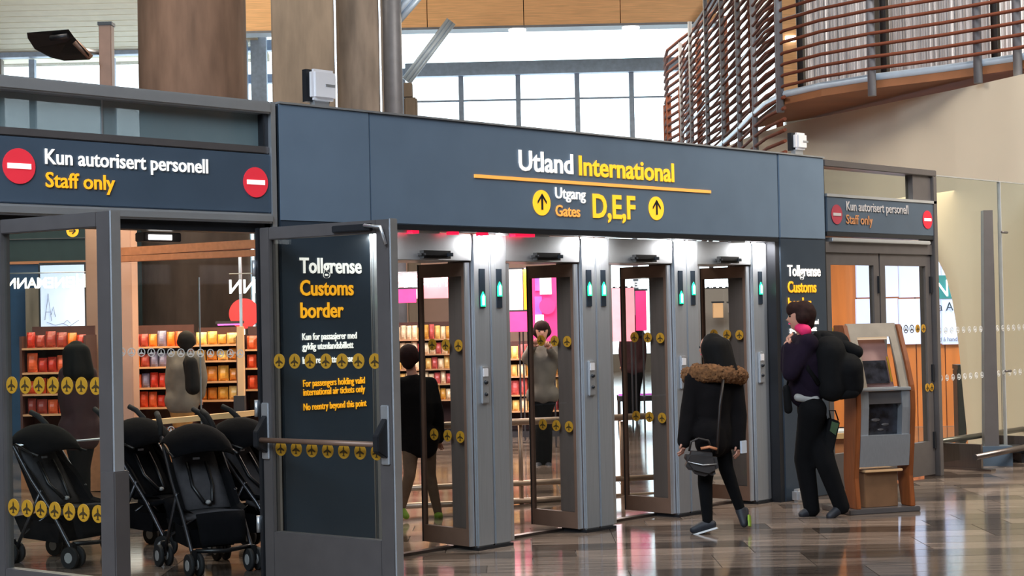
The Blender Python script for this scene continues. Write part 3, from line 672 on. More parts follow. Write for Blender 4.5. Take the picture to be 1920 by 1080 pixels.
# push bar and closer on leaf B (viewer's side)
zb_ = .915
MB(FB).cyl((.02, -.10, zb_), (LB-.03, -.10, zb_), .016, n=14).build('push_bar', M['frame_br'], tB)
for x in (.03, LB-.05):
    MB(FB).prism([(-.03, zb_-.09), (-.125, zb_-.04), (-.125, zb_+.05), (-.03, zb_+.16)], x-.022, x+.022, 'yz').build('bar_bracket', M['frame_dk'], tB, bevel=.004)
    MB(FB).box(x-.03, x+.03, -.045, -.028, zb_-.12, zb_+.22).build('bracket_plate', M['alu'], tB, bevel=.005)
MB(FB).box(LB-.42, LB-.12, -.055, -.028, 2.135, 2.175).build('closer_box', M['frame_dk'], tB, bevel=.005)
MB(FB).tube([(LB-.16, -.06, 2.165), (LB-.03, -.07, 2.15), (LB-.01, -.05, 2.05)], .01).build('closer_arm', M['alu'], tB)
for z in (1.95, 1.1, .4): MB(FB).cyl((-.035, -.045, z-.05), (-.035, -.045, z+.05), .013, n=10).build('hinge', M['alu'], tB)

# --- right staff door
sr = thing('staff_entrance', 'closed glazed double staff door at right behind the wooden kiosk', 'doorway', loc=(13, 0, 0))
MB().box(12.055, 14.0, -.03, .15, 2.90, 2.96).build('top_rail', M['frame'], sr, bevel=.006)
MB().box(12.055, 12.09, 0, .15, 0, 2.90).build('jamb', M['frame_dk'], sr); MB().box(13.93, 14.0, -.03, .15, 0, 2.90).build('jamb', M['frame'], sr, bevel=.006)
MB().box(13.60, 13.93, .0, .08, 2.66, 2.90).build('transom_panel', M['frame'], sr)
MB().box(12.09, 13.60, .05, .058, 2.66, 2.90).build('transom_glass', M['glass_scr'], sr)
MB().box(12.09, 13.985, -.02, .12, 2.32, 2.64).build('sign_board', M['fascia_dk'], sr, bevel=.006); MB().box(12.085, 13.99, -.03, .12, 2.635, 2.66).build('transom_rail', M['alu'], sr)
MB().box(12.085, 13.93, -.02, .12, 2.285, 2.32).build('rail', M['frame_dk'], sr); MB().box(12.15, 13.85, -.035, .1, 2.235, 2.27).build('track_cover', M['alu'], sr, bevel=.006)
MB().box(12.09, 13.93, .0, .12, 2.14, 2.235).build('head_frame', M['frame'], sr)
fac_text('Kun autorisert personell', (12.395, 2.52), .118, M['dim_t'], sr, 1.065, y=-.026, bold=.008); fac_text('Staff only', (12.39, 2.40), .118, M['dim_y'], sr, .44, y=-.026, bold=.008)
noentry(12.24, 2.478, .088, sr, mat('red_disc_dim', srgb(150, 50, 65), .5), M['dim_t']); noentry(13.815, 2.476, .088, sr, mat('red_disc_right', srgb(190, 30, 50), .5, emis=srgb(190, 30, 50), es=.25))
for (a, b) in ((12.10, 12.99), (13.01, 13.92)):
    d = MB(); d.box(a, a+.09, .02, .07, .02, 2.14); d.box(b-.09, b, .02, .07, .02, 2.14); d.box(a+.09, b-.09, .02, .07, 2.03, 2.14); d.box(a+.09, b-.09, .02, .07, .02, .34)
    d = d.build('door_leaf', M['frame'], sr); MB().box(a+.09, b-.09, .04, .05, .34, 2.03).build('glass', M['glass'], d)
    ring = []; n_ = 7
    xs_ = [a+.13+(b-a-.26)*i/(n_-1) for i in range(n_)]
    if a < 12.5: decals(d, [(x, .034, 1.43) for x in xs_[:4]], (0, 1, 0), r=.04); ring_decals(d, [(x, .034, 1.43) for x in xs_[4:]], (0, 1, 0), r=.04, m_=M['decal_dk'])
    else: ring_decals(d, [(x, .034, 1.43) for x in xs_[:5]], (0, 1, 0), r=.04, m_=M['decal_dk']); decals(d, [(x, .034, 1.43) for x in xs_[5:]+[b-.03]], (0, 1, 0), r=.04)
    decals(d, [(b-.04, .014, .86), (b-.12, .014, .86)], (0, 1, 0), r=.04)
    for z in (1.85, 1.0, .35): MB().box(b-.03, b-.01, .0, .02, z-.08, z+.08).build('hinge', M['frame_dk'], d)
# --- glass screen continuing to the right
gs = thing('glass_screen', 'tall clear glass screen at right before the cream wall, dotted with small discs', 'screen', loc=(16, .15, 0))
for (a, b) in ((14.01, 15.55), (15.56, 17.2)):
    p = MB().box(a, b, .12, .135, .10, 2.93).build('pane', M['glass_scr'], gs)
MB().box(14.0, 17.2, .115, .14, 2.93, 2.94).build('top_edge', M['alu'], gs)
MB().box(15.547, 15.563, .11, .145, .05, 2.93).build('joint', M['alu'], gs)
for z in (1.40, .93):
    ring_decals(gs, [(14.12+i*.118, .115, z) for i in range(20)], (0, 1, 0), r=.032)
for z in (2.4, .95):
    MB().tube([(15.50, .08, z), (15.62, .08, z)], .012).build('clamp', M['frame'], gs)
MB().cyl((14.2, -.25, .17), (17.2, .05, .17), .03, n=12).build('foot_rail', M['steel_dk'], gs); MB().cyl((14.2, .35, .27), (17.2, .45, .27), .03, n=12).build('foot_rail', M['steel_dk'], gs)
for x in (14.62, 15.77, 16.9): MB().box(x-.05, x+.05, -.22, .42, 0, .02).build('foot', M['steel_dk'], gs); MB().box(x-.02, x+.02, -.1, .4, .02, .26).build('foot', M['steel_dk'], gs)
# --- wall boxes above the portal
def wallbox(px, py, Z0, w_, h_, label):
    p = on_y(px, py, .2); t = thing('wireless_box', label, 'box', loc=(p.x, .2, 2.982))
    MB().box(p.x-w_/2, p.x+w_/2, .17, .23, p.z-h_/2, p.z+h_/2).build('cover', M['box_w'], t, bevel=.02)
    MB().box(p.x-w_/2-.012, p.x+w_/2-.02, .23, .27, p.z-h_/2-.01, p.z+h_/2).build('back_plate', M['frame_dk'], t)
    MB().box(p.x-.06, p.x+.06, .21, .26, 2.982, p.z-h_/2).build('stem', M['alu'], t); MB().box(p.x+.0, p.x+.08, .166, .172, p.z-.01, p.z+.005).build('badge', M['alu'], t)
wallbox(605, 160, 0, .20, .20, 'white rounded equipment box on top of the portal before the concrete pier')
wallbox(1500, 265, 0, .16, .15, 'small white equipment box on top of the portal near its right end')

# ================================================================== BEHIND THE GLASS
# glass screen behind the pushchairs
Y2 = 3.0
g2 = thing('glass_screen', 'inner glass screen behind the pushchairs with two rows of plane discs', 'screen', loc=(5.5, Y2, 0))
xa = on_y(20, 700, Y2).x; xb = on_y(500, 700, Y2).x; xm = on_y(377, 700, Y2).x
for a, b in ((xa, xm-.004), (xm+.004, xb)): MB().box(a, b, Y2, Y2+.012, .02, 2.4).build('pane', M['glass_scr'], g2)
MB().box(xm-.0025, xm+.0025, Y2-.002, Y2+.014, .02, 2.0).build('joint', M['alu'], g2)
for yy in (660, 806):
    pts = []
    for i in range(13):
        px = 228+i*18.5; p = on_y(px, yy+i*.25, Y2-.006); pts.append(p)
    ring_decals(g2, pts, (0, 1, 0), r=.035)
p = on_y(300, 812, Y2-.05).z; MB().cyl((xa, Y2-.05, p-.01), (xb, Y2-.05, p-.01), .008, n=8).build('thin_rail', M['alu'], g2)
# lane rails behind the gates
gr = thing('guard_rail', 'steel lane rails standing behind the glass gates', 'railing', loc=VF @ V3((0, 13.6, 0)), rz=VROT)
for py, r_ in ((790, .03), (905, .026), (938, .026), (968, .03), (990, .022)):
    a = HV(735, py+12, 13.3); b = HV(1262, py-12, 14.6); MB(VF).cyl(a, b, r_, n=12).build('rail', M['railm'], gr)
for px in (738, 850, 975, 1055, 1165, 1240):
    t_ = (px-735)/527; Z = 13.3+1.3*t_; a = HV(px, 790, Z); MB(VF).cyl((a.x, a.y, 0), (a.x, a.y, a.z), .02, n=10).build('post', M['railm'], gr)

def vbox(x0, y0, x1, y1, Z, d, name, m_, par=None, bevel=0, **k):
    a = HV(x0, (y0+y1)/2, Z); b = HV(x1, (y0+y1)/2, Z); zt = HV((x0+x1)/2, y0, Z).z; zb = HV((x0+x1)/2, y1, Z).z
    return MB(VF).box(a.x, b.x, Z, Z+d, max(zb, 0.001), zt).build(name, m_, par, bevel=bevel, **k)
def vthing(name, label, cat, px, Z, **k): p = HV(px, 600, Z); return thing(name, label, cat, loc=VF @ V3((p.x, Z, 0)), rz=VROT, **k)
# shop partition walls
bw = vthing('shop_wall', 'dark teal and navy shop wall seen through the far left door', 'wall', 90, 22)
vbox(-60, 400, 168, 492, 22, .15, 'upper_panel', M['teal'], bw); vbox(-60, 494, 168, 1000, 22, .15, 'lower_panel', M['navy'], bw); vbox(-60, 490, 168, 495, 21.98, .02, 'joint_strip', M['wood_s'], bw)
vbox(-60, 447, 168, 449, 21.98, .02, 'joint_strip', M['frame'], bw); vbox(48, 540, 74, 640, 21.9, .1, 'mesh_panel', M['conc3'], bw)
t = vthing('advert_screen', 'tall lit pale blue advert screen showing a sketched spire', 'screen', 115, 19)
s_ = vbox(72, 492, 162, 640, 19, .08, 'casing', M['stone_dk'], t, bevel=.01); vbox(76, 497, 158, 633, 18.985, .015, 'display', M['screen'], t)
q = MB(VF)
def sline(q, pts, Z=18.975, r=.003):
    q.tube([HV(x, y, Z) for x, y in pts], r, n=4)
q = MB(VF)
sline(q, [(84, 600), (88, 570), (90, 550), (93, 575), (97, 602)]); sline(q, [(86, 585), (95, 585)]); sline(q, [(96, 590), (100, 575), (104, 594)]); sline(q, [(88, 604), (104, 610), (118, 606), (130, 612), (148, 600)])
sline(q, [(95, 616), (112, 620), (128, 622)]); sline(q, [(120, 606), (126, 600), (132, 606)]); q.build('drawing', M['ink'], t)
vbox(60, 640, 166, 1000, 19.02, .3, 'plinth', M['stone_dk'], t)
t = vthing('side_screen', 'magenta and blue lit display at the far left edge', 'screen', -20, 19.5); vbox(-60, 480, 7, 560, 19.5, .06, 'display', M['pinkglow'], t); vbox(-60, 560, 7, 662, 19.5, .06, 'display', M['bluelit'], t); vbox(-60, 590, 7, 606, 19.48, .03, 'display', M['pinkglow'], t)
vbox(-60, 664, 6, 1000, 19.5, .06, 'stand', M['stone_dk'], t)
t = vthing('shop_pillar', 'flat taupe pillar right of the lit advert screen', 'pillar', 175, 18); vbox(164, 405, 198, 1000, 18, .3, 'shaft', M['pinkbrown'], t, bevel=.01); vbox(163, 400, 199, 410, 17.99, .32, 'cap', M['frame_br'], t)
t = vthing('shop_pillar', 'flat taupe pillar at the left of the snack racks', 'pillar', 235, 17.5); vbox(219, 405, 250, 1000, 17.5, .3, 'shaft', M['pinkbrown'], t, bevel=.01); vbox(218, 398, 251, 408, 17.49, .32, 'cap', M['frame_br'], t)
t = vthing('arrow_sign', 'round yellow arrow sign hanging at the upper left inside', 'sign', 135, 17)
p = VF @ HV(136, 433, 17); q = MB(); disc(q, p, .065, FW, n=28); dd = q.build('disc', M['yellow'], t)
q = MB(); r_ = R0; 
def arp(u, v): return p-FW*.008+R0*u+ZU*v
for poly in ([(-.035, -.006), (.03, -.006), (.03, .006), (-.035, .006)], [(.04, 0), (.005, .036), (-.004, .028), (.024, 0)], [(.04, 0), (.024, 0), (-.004, -.028), (.005, -.036)]):
    vs = [arp(*u) for u in poly]; q.add(vs+[v-FW*.003 for v in vs], [(0, 1, 2, 3), (7, 6, 5, 4), (0, 4, 5, 1), (1, 5, 6, 2), (2, 6, 7, 3), (3, 7, 4, 0)])
q.build('arrow', M['black'], t); q = MB(); q.cyl(p+ZU*.06, p+ZU*.9, .008, n=6); q.build('hanger', M['alu'], t)
# timber beams crossing the shop front
t = thing('timber_beam', 'pair of orange timber beams crossing above the snack racks', 'beam', loc=W(350, 470, 16.5))
for (ya, yb, h_) in ((474, 457, .085), (487, 474, .06)):
    a = HV(205, ya, 16.8); b = HV(490, yb, 16.0); bar(a, b, .12, h_, 'board', M['wood_s'], t)
# snack racks
def rack(x0, x1, Z, ys, label, glabel, grp, pm, packw, name='snack_rack', pname='snack_pack', cat='shelf', slope=0, hfrac=.72, sizes=1.):
    t = vthing(name, label, cat, (x0+x1)/2, Z); out = []
    a = HV(x0, 700, Z).x; b = HV(x1, 700, Z).x; zs = [HV((x0+x1)/2, y, Z).z for y in ys]; zt = zs[0]
    MB(VF).box(a, b, Z+.42, Z+.45, .05, zt).build('back_panel', M['shelf_dk'], t)
    for x in (a, b): MB(VF).box(x-.012, x+.012, Z, Z+.45, .0, zt-.1).build('side_panel', M['shelf_dk'], t)
    MB(VF).box(a, b, Z+.02, Z+.42, 0.0, .08).build('plinth', M['stone_dk'], t)
    for z in zs[1:]:
        MB(VF).box(a+.012, b-.012, Z, Z+.42, z-.02, z).build('shelf_board', M['shelf'], t)
    ordn = ['first', 'second', 'third', 'fourth', 'fifth', 'sixth', 'seventh', 'eighth', 'ninth', 'tenth', 'eleventh', 'twelfth', 'thirteenth', 'fourteenth', 'fifteenth', 'sixteenth']
    rown = ['top', 'second', 'third', 'fourth', 'lowest']
    for j in range(1, len(zs)):
        no = 0
        hh = (zs[j-1]-zs[j])*hfrac; x = a+.03
        while x < b-packw*.9:
            w_ = packw*random.uniform(.85, 1.1); h2 = hh*random.uniform(.8, 1.1); mt = M[random.choice(pm)]
            q = MB(VF @ Matrix.Translation((x+w_/2, Z+.12, zs[j]+.001))); n_ = 6; vs = []
            for i in range(n_+1):      # pillow shaped pouch
                v = i/n_; th_ = .012+.05*math.sin(PI*v)**.6*(1-.3*v)
                vs += [(-w_*.45, -th_*.3, v*h2), (-w_*.2, -th_, v*h2), (w_*.2, -th_, v*h2), (w_*.45, -th_*.3, v*h2), (w_*.45, th_*.3, v*h2), (w_*.2, th_, v*h2), (-w_*.2, th_, v*h2), (-w_*.45, th_*.3, v*h2)]
            fs = [(i*8+k, i*8+(k+1) % 8, (i+1)*8+(k+1) % 8, (i+1)*8+k) for i in range(n_) for k in range(8)]+[tuple(reversed(range(8))), tuple(n_*8+k for k in range(8))]
            q.add(vs, fs, 0, False); q.build(pname, mt, label='%s from the left, %s shelf: %s' % (ordn[no], rown[min(j-1, 4)] if j < len(zs)-1 else 'lowest', glabel), cat='package', group=grp); x += w_; no += 1
    return t
rp_ = ['pack0', 'pack1', 'pack2', 'pack3', 'pack0', 'pack5']
rack(40, 160, 17.0, (612, 652, 698, 738, 776), 'rack of red snack bags behind the far left door', 'snack bag behind far left door', 'snack bags on the far left rack', ['pack0', 'pack1', 'pack2', 'pack0', 'pack3', 'pack5'], .11)
rack(222, 352, 19.0, (610, 650, 688, 727, 764), 'wide rack of orange and red snack bags left of the grey-jacketed man', 'snack bag left of grey-jacketed man', 'snack bags left of the grey-jacketed man', ['pack1', 'pack3', 'pack0', 'pack6', 'pack3', 'pack2', 'pack5'], .11)
rack(360, 446, 18.0, (614, 646, 676, 715, 750), 'rack of golden gift packs right of the grey-jacketed man', 'gold pack beside grey-jacketed man', 'golden packs right of the grey-jacketed man', ['gold0', 'gold1', 'gold2', 'gold0'], .12, name='gift_rack', pname='gift_pack')
rack(456, 492, 19.5, (612, 655, 690, 730), 'narrow red rack right of the pale post', 'red bag right of pale post', 'snack bags right of the pale post', ['pack0', 'pack2', 'pack3'], .13)
t = vthing('pale_post', 'pale wooden post before the red rack', 'post', 450, 17.2); vbox(445, 612, 457, 745, 17.2, .08, 'upright', M['wood_p'], t, bevel=.004); vbox(441, 742, 461, 1000, 17.18, .12, 'base', M['stone_dk'], t)
vbox(448, 480, 453, 612, 17.22, .04, 'stem', M['alu'], t)
t = vthing('red_disc_sign', 'round red sign near the right edge of the left doorway', 'sign', 462, 20); p = VF @ HV(458, 588, 20); q = MB(); disc(q, p, .19, FW, n=32, th=.02); q.build('disc', M['redsign'], t)
q = MB(); q.cyl(p-ZU*.19, V3((p.x, p.y, 0)), .015, n=8); q.build('stand', M['alu'], t)
t = vthing('led_strip', 'thin magenta light strip above the golden packs', 'light', 425, 17.9); vbox(408, 607, 452, 610, 17.9, .02, 'tube', M['mag'], t); vbox(404, 602, 456, 607, 17.9, .06, 'housing', M['stone_dk'], t)
# sloping wood counter
t = thing('wood_counter', 'long pale wooden counter behind the pushchairs', 'counter', loc=W(350, 800, 15.5)-ZU*W(350, 800, 15.5).z)
a = HV(60, 812, 16.2); b = HV(470, 775, 15.2); bar(a, b, .45, .05, 'worktop', M['wood_p'], t)
a2 = V3(a); b2 = V3(b); a2.z = a.z/2-.02; b2.z = b.z/2-.02; bar(a2, b2, .35, (a.z+b.z)/2-.08, 'front', M['wood_s'], t)
p = HV(246, 812, 14.9); t = thing('counter_lamp', 'small glowing lamp block on the counter left of the pushchairs', 'lamp', loc=VF @ V3((p.x, 15.2, 0)), rz=VROT); vbox(232, 800, 262, 826, 15.1, .05, 'lamp', M['whiteglow'], t); vbox(226, 826, 266, 1000, 15.1, .1, 'stand', M['stone_dk'], t)

# magenta displays behind the gates
def panel(x0, y0, x1, y1, Z, m_, label, name='backlit_panel', base=True):
    t = vthing(name, label, 'display', (x0+x1)/2, Z); vbox(x0, y0, x1, y1, Z, .05, 'face', m_, t, bevel=.004)
    vbox(x0-2, y0-3, x1+2, y0, Z, .08, 'top_frame', M['frame_dk'], t)
    if base:
        for xx in (x0+1, x1-4): vbox(xx, y1, xx+3, 1000, Z+.02, .04, 'leg', M['stone_dk'], t)
    return t
panel(725, 512, 858, 560, 21.5, M['rose'], 'rose backlit fascia above the shelves behind the first gate')
panel(728, 542, 780, 568, 20.9, M['pinkglow'], 'small hot pink sign behind the left of the first gate', base=False)
panel(858, 505, 872, 640, 20.8, M['violet'], 'slim violet banner behind the right of the first gate')
panel(948, 505, 980, 582, 20.6, M['whiteglow'], 'white glowing menu board behind the second gate')
panel(982, 505, 996, 600, 21, M['yellow'], 'narrow yellow glowing strip right of the menu board')
panel(948, 584, 1000, 622, 20.4, M['pinkglow'], 'hot pink box sign under the menu board')
t = panel(998, 505, 1045, 640, 19.8, M['pinkglow'], 'tall magenta banner with a white and violet pattern')
vbox(1003, 516, 1022, 545, 19.76, .02, 'print', M['violet'], t); vbox(1012, 512, 1034, 552, 19.75, .02, 'print', M['whiteglow'], t); vbox(1004, 590, 1020, 632, 19.74, .02, 'print', M['whiteglow'], t)
vbox(1003, 556, 1016, 600, 19.77, .015, 'print', M['violet'], t); p = VF @ HV(1026, 574, 19.72); q = MB(); disc(q, p, .10, FW, n=28); q.build('print', M['pinkglow'], t)
panel(1146, 540, 1190, 640, 22, M['rose'], 'pale rose tall panel behind the left of the third gate')
panel(1192, 545, 1212, 620, 23, M['pinkglow'], 'small pink banner behind the middle of the third gate')
panel(1337, 568, 1356, 596, 20, M['wood_p'], 'small orange poster behind the rightmost gate', base=False); panel(1366, 568, 1392, 586, 20, M['box_w'], 'small pale poster behind the rightmost gate', base=False)
panel(1300, 540, 1460, 1000, 20.3, M['hallwall'], 'grey-brown partition behind the rightmost gate', base=False)
rack(724, 858, 22.2, (604, 636, 664, 692, 720, 750), 'brightly lit shelves of bottles and boxes behind the first gate', 'bright pack behind first gate', 'packs behind the first gate', ['gold3', 'gold1', 'gold3', 'gold4', 'gold0', 'gold3'], .085, name='gift_rack', pname='gift_pack', hfrac=.8)
rack(940, 1050, 21.6, (640, 672, 705, 740, 770), 'lit gift shelves behind the second gate', 'pale pack behind second gate', 'packs behind the second gate', ['gold1', 'gold3', 'gold0', 'gold4'], .11, name='gift_rack', pname='gift_pack', hfrac=.8)
area('rack_lamp', (HV(790, 560, 21.5).x, 21.5, 2.3), .9, 60, (1, .85, .75), rot=(math.radians(20), 0, 0), size_y=.1)
area('rack_lamp', (HV(990, 560, 21).x, 21.0, 2.3), .9, 45, (1, .85, .75), rot=(math.radians(20), 0, 0), size_y=.1)
area('rack_lamp', (HV(300, 560, 20).x, 18.5, 2.1), 1.4, 22, (1, .62, .35), rot=(math.radians(20), 0, 0), size_y=.1)
area('rack_lamp', (HV(100, 560, 17).x, 16.5, 2.1), .7, 12, (1, .62, .4), rot=(math.radians(20), 0, 0), size_y=.1)
area('rack_lamp', (HV(405, 560, 18).x, 17.5, 2.1), .6, 16, (1, .7, .4), rot=(math.radians(20), 0, 0), size_y=.1)
# back partition that closes the shops off
for x0, x1, nm in ((-200, 470, 'dark back partition of the snack shop at left'), (640, 1140, 'back partition of the gift shop behind the gates')):
    t = vthing('shop_back', nm, 'wall', (x0+x1)/2, 26.5); vbox(x0, 420, x1, 1000, 26.5, .2, 'board', M['teal'] if x0 < 0 else M['pinkbrown'], t)
# stand-in for sign reflections in the glass: glowing mirrored letters hung behind it
def reflected_word(px0, px1, py, Z, label, s='HEINEMANN'):
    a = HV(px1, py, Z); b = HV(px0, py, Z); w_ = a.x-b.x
    wm = VF @ Matrix.Translation((a.x, Z, a.z)) @ Matrix.Rotation(PI/2, 4, 'X'); t = thing('lit_and_reflected_letters', label, 'sign', loc=VF @ V3((a.x, Z, a.z)), rz=VROT)
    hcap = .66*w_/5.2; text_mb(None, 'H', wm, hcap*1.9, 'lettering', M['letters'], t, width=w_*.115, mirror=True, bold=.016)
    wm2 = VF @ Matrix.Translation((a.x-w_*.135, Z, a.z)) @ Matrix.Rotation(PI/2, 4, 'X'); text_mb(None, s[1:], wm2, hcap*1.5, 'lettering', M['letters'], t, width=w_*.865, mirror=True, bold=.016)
    MB(VF).cyl((b.x, Z, a.z+hcap*1.5), (a.x, Z, a.z+hcap*1.5), .006, n=6).build('added_rod', M['alu'], t)  # rod added along with the reflection letters
reflected_word(12, 160, 538, 16.6, 'modelled glass reflection of white letters before the advert screen')
reflected_word(430, 622, 546, 16.0, 'modelled glass reflection of white letters at the right of the left doorway')
reflected_word(712, 838, 537, 16.5, 'modelled glass reflection of white letters at the first gate')
reflected_word(1146, 1232, 538, 19, 'modelled glass reflection of white letters at the third gate')
reflected_word(1322, 1412, 538, 19, 'modelled glass reflection of white letters at the rightmost gate')

# display wall beyond the right staff door
wr = vthing('display_wall', 'orange timber wall with a large lit pale blue screen at right', 'wall', 1700, 22)
for x0, x1 in ((1500, 1548), (1550, 1606), (1608, 1660), (1662, 1716), (1718, 1770), (1772, 1830), (1832, 1900)):
    vbox(x0, 455, x1, 800, 22, .2, 'panel', M['wood_d'], wr)
vbox(1500, 800, 1900, 815, 21.98, .22, 'plinth', M['pinkbrown'], wr)
for x0, x1 in ((1606, 1685), (1687, 1765), (1767, 1845)):
    for y0, y1 in ((470, 558), (560, 646)): vbox(x0, y0, x1-1, y1-1, 21.92, .07, 'screen_tile', M['screen'], wr)
vbox(1755, 516, 1800, 560, 21.9, .02, 'teal_field', M['screen_t'], wr)
p = HV(1755, 556, 21.88); text_mb(None, 'NEN', VF @ Matrix.Translation(p) @ Matrix.Rotation(PI/2, 4, 'X'), .33, 'lettering', M['letters'], wr, sx=.8, bold=0)
p = HV(1752, 583, 21.88); text_mb(None, 'ra A til Å', VF @ Matrix.Translation(p) @ Matrix.Rotation(PI/2, 4, 'X'), .17, 'lettering', M['ink2'], wr, sx=.9, bold=0)
p = HV(1756, 640, 21.88); text_mb(None, 'tid å handle', VF @ Matrix.Translation(p) @ Matrix.Rotation(PI/2, 4, 'X'), .08, 'lettering', M['ink'], wr, sx=.9, bold=0)
t = vthing('display_table', 'low dark display table with a magenta edge light behind the third gate', 'table', 1200, 25); vbox(1160, 742, 1236, 752, 25, .5, 'top', M['stone_dk'], t); vbox(1160, 738, 1236, 741, 24.97, .03, 'light_strip', M['mag'], t)
for px in (1162, 1231): vbox(px, 752, px+4, 1000, 25.1, .3, 'leg', M['stone_dk'], t)
t = vthing('grey_bin', 'slim grey bin standing in the gap at the edge of the cream wall', 'bin', 1800, 19.2); vbox(1797, 692, 1812, 1000, 19.2, .2, 'body', M['frame_dk'], t, bevel=.01); vbox(1795, 684, 1814, 692, 19.18, .24, 'lid', M['black'], t)
t = vthing('low_bench', 'dark low bench at the foot of the cream wall', 'bench', 1840, 16.9); vbox(1788, 838, 1925, 850, 16.6, .35, 'seat', M['frame_dk'], t, bevel=.008)
for px in (1800, 1860, 1915): vbox(px, 850, px+6, 1000, 16.62, .3, 'leg', M['frame_dk'], t)
t = vthing('paper_stack', 'white papers lying on a pale table behind the right staff door', 'paper', 1565, 17); 
vbox(1560, 808, 1606, 812, 17, .4, 'sheet', M['paper'], t)
t = vthing('pale_table', 'pale timber table with angled front behind the right staff door', 'table', 1590, 17)
vbox(1556, 812, 1622, 822, 16.95, .5, 'top', M['wood_p'], t); vbox(1560, 822, 1615, 1000, 17.0, .4, 'base', M['wood_s'], t)

# ================================================================== KIOSK
def kiosk():
    a = on_z(1612, 962); ang = math.radians(-28)
    t = thing('check_in_kiosk', 'free-standing check-in kiosk with curved wooden sides and two screens', 'kiosk', loc=(11.32, -.85, 0), rz=ang); F = XF[t.name]
    # side profile (y,z): front is -y
    def prof(z):
        pts = [(0, -.26), (.25, -.235), (.5, -.27), (.8, -.30), (.95, -.295), (1.15, -.23), (1.5, -.09)]
        for (z0, y0), (z1, y1) in zip(pts[:-1], pts[1:]):
            if z0 <= z <= z1:
                u = (z-z0)/(z1-z0); return y0+(y1-y0)*u
        return pts[-1][1]
    zs = [i*1.46/30 for i in range(31)]
    front = [(prof(z), z) for z in zs]; back = [(prof(z)+.13+.05*math.sin(PI*z/1.5), z) for z in zs]
    for s in (-1, 1):
        MB(F).prism([(y-.02, z+.04) for y, z in front]+[(y, z+.04) for y, z in reversed([(b[0], b[1]) for b in back])], s*.245-.022, s*.245+.022, 'yz').build('side_panel', M['wood_k'], t, bevel=.005)
    def skin(z0, z1, x0, x1, off, nm, m_, n=10, th=.02):
        q = MB(F); vs = []
        for i in range(n+1):
            z = z0+(z1-z0)*i/n; y = prof(z)+off; vs += [(x0, y, z+.04), (x1, y, z+.04), (x1, y+th, z+.04), (x0, y+th, z+.04)]
        fs = [(i*4+k, i*4+(k+1) % 4, i*4+4+(k+1) % 4, i*4+4+k) for i in range(n) for k in range(4)]+[(3, 2, 1, 0), tuple(n*4+k for k in range(4))]
        q.add(vs, fs); return q.build(nm, m_, t)
    # upper fascia around a recessed opening
    skin(1.36, 1.47, -.223, .223, .0, 'fascia', M['kbeige'], 4); skin(.96, 1.36, -.223, -.15, 0, 'fascia', M['kbeige']); skin(.96, 1.36, .15, .223, 0, 'fascia', M['kbeige'])
    skin(.96, 1.36, -.15, .15, .10, 'recess', M['rose_dull']); skin(.99, 1.17, -.11, .10, .07, 'upper_screen', M['kscreen'], 4, .02)
    skin(1.0, 1.2, .105, .118, .05, 'lamp_strip', M['decal'], 4, .01); skin(1.34, 1.36, -.14, .14, .03, 'lamp', M['lampwarm'], 2, .06)
    skin(.935, .96, -.223, .223, -.03, 'ledge', M['alu'], 2, .15)
    # lower silver body
    skin(.33, .58, -.223, .223, -.02, 'silver_body', M['steel'], 8, .15); skin(.58, .93, -.223, -.15, -.01, 'silver_body', M['steel'], 8, .12); skin(.58, .93, .15, .223, -.01, 'silver_body', M['steel'], 8, .12)
    skin(.83, .93, -.15, .15, .0, 'silver_lid', M['frame'], 3, .05); skin(.58, .83, -.15, .15, .06, 'lower_screen', M['kscreen'], 4, .04)
    for x, z, r_ in ((-.05, .70, .03), (.04, .66, .025), (0, .62, .02)): MB(F).ball((x, prof(z)+.06, z+.04), r_, 8, sc_=(1.6, .5, .5)).build('card_slot', M['frame'], t)
    MB(F).box(-.17, .17, prof(.3)-.02, prof(.3)+.22, .325, .345).build('tray', M['wood_p'], t, bevel=.004); MB(F).box(-.15, .15, prof(.2)+.03, prof(.2)+.18, .04, .325).build('pedestal', M['ktan'], t, bevel=.004)
    MB(F).box(-.34, .30, -.30, .16, 0, .04).build('base_plate', M['frame'], t, bevel=.006)
M['kbeige'] = mat('kiosk_beige', srgb(140, 128, 114), .5)
M['ktan'] = mat('kiosk_tan', srgb(118, 84, 58), .5)
M['rose_dull'] = mat('kiosk_recess', srgb(150, 112, 105), .5)
M['kscreen'] = mat('kiosk_screen', srgb(38, 38, 44), .2, var=.8, scale=14)
M['lampwarm'] = mat('kiosk_lamp', (1, .8, .6), .5, emis=(1, .75, .5), es=.5)
kiosk()
p = on_z(1503, 940); MB().box(p.x-.10, p.x+.12, p.y-.04, p.y+.04, 0.0, .11).build('floor_bracket', M['alu'], label='low bright metal bracket on the floor behind the shoes of the woman in purple', cat='bracket', bevel=.02)

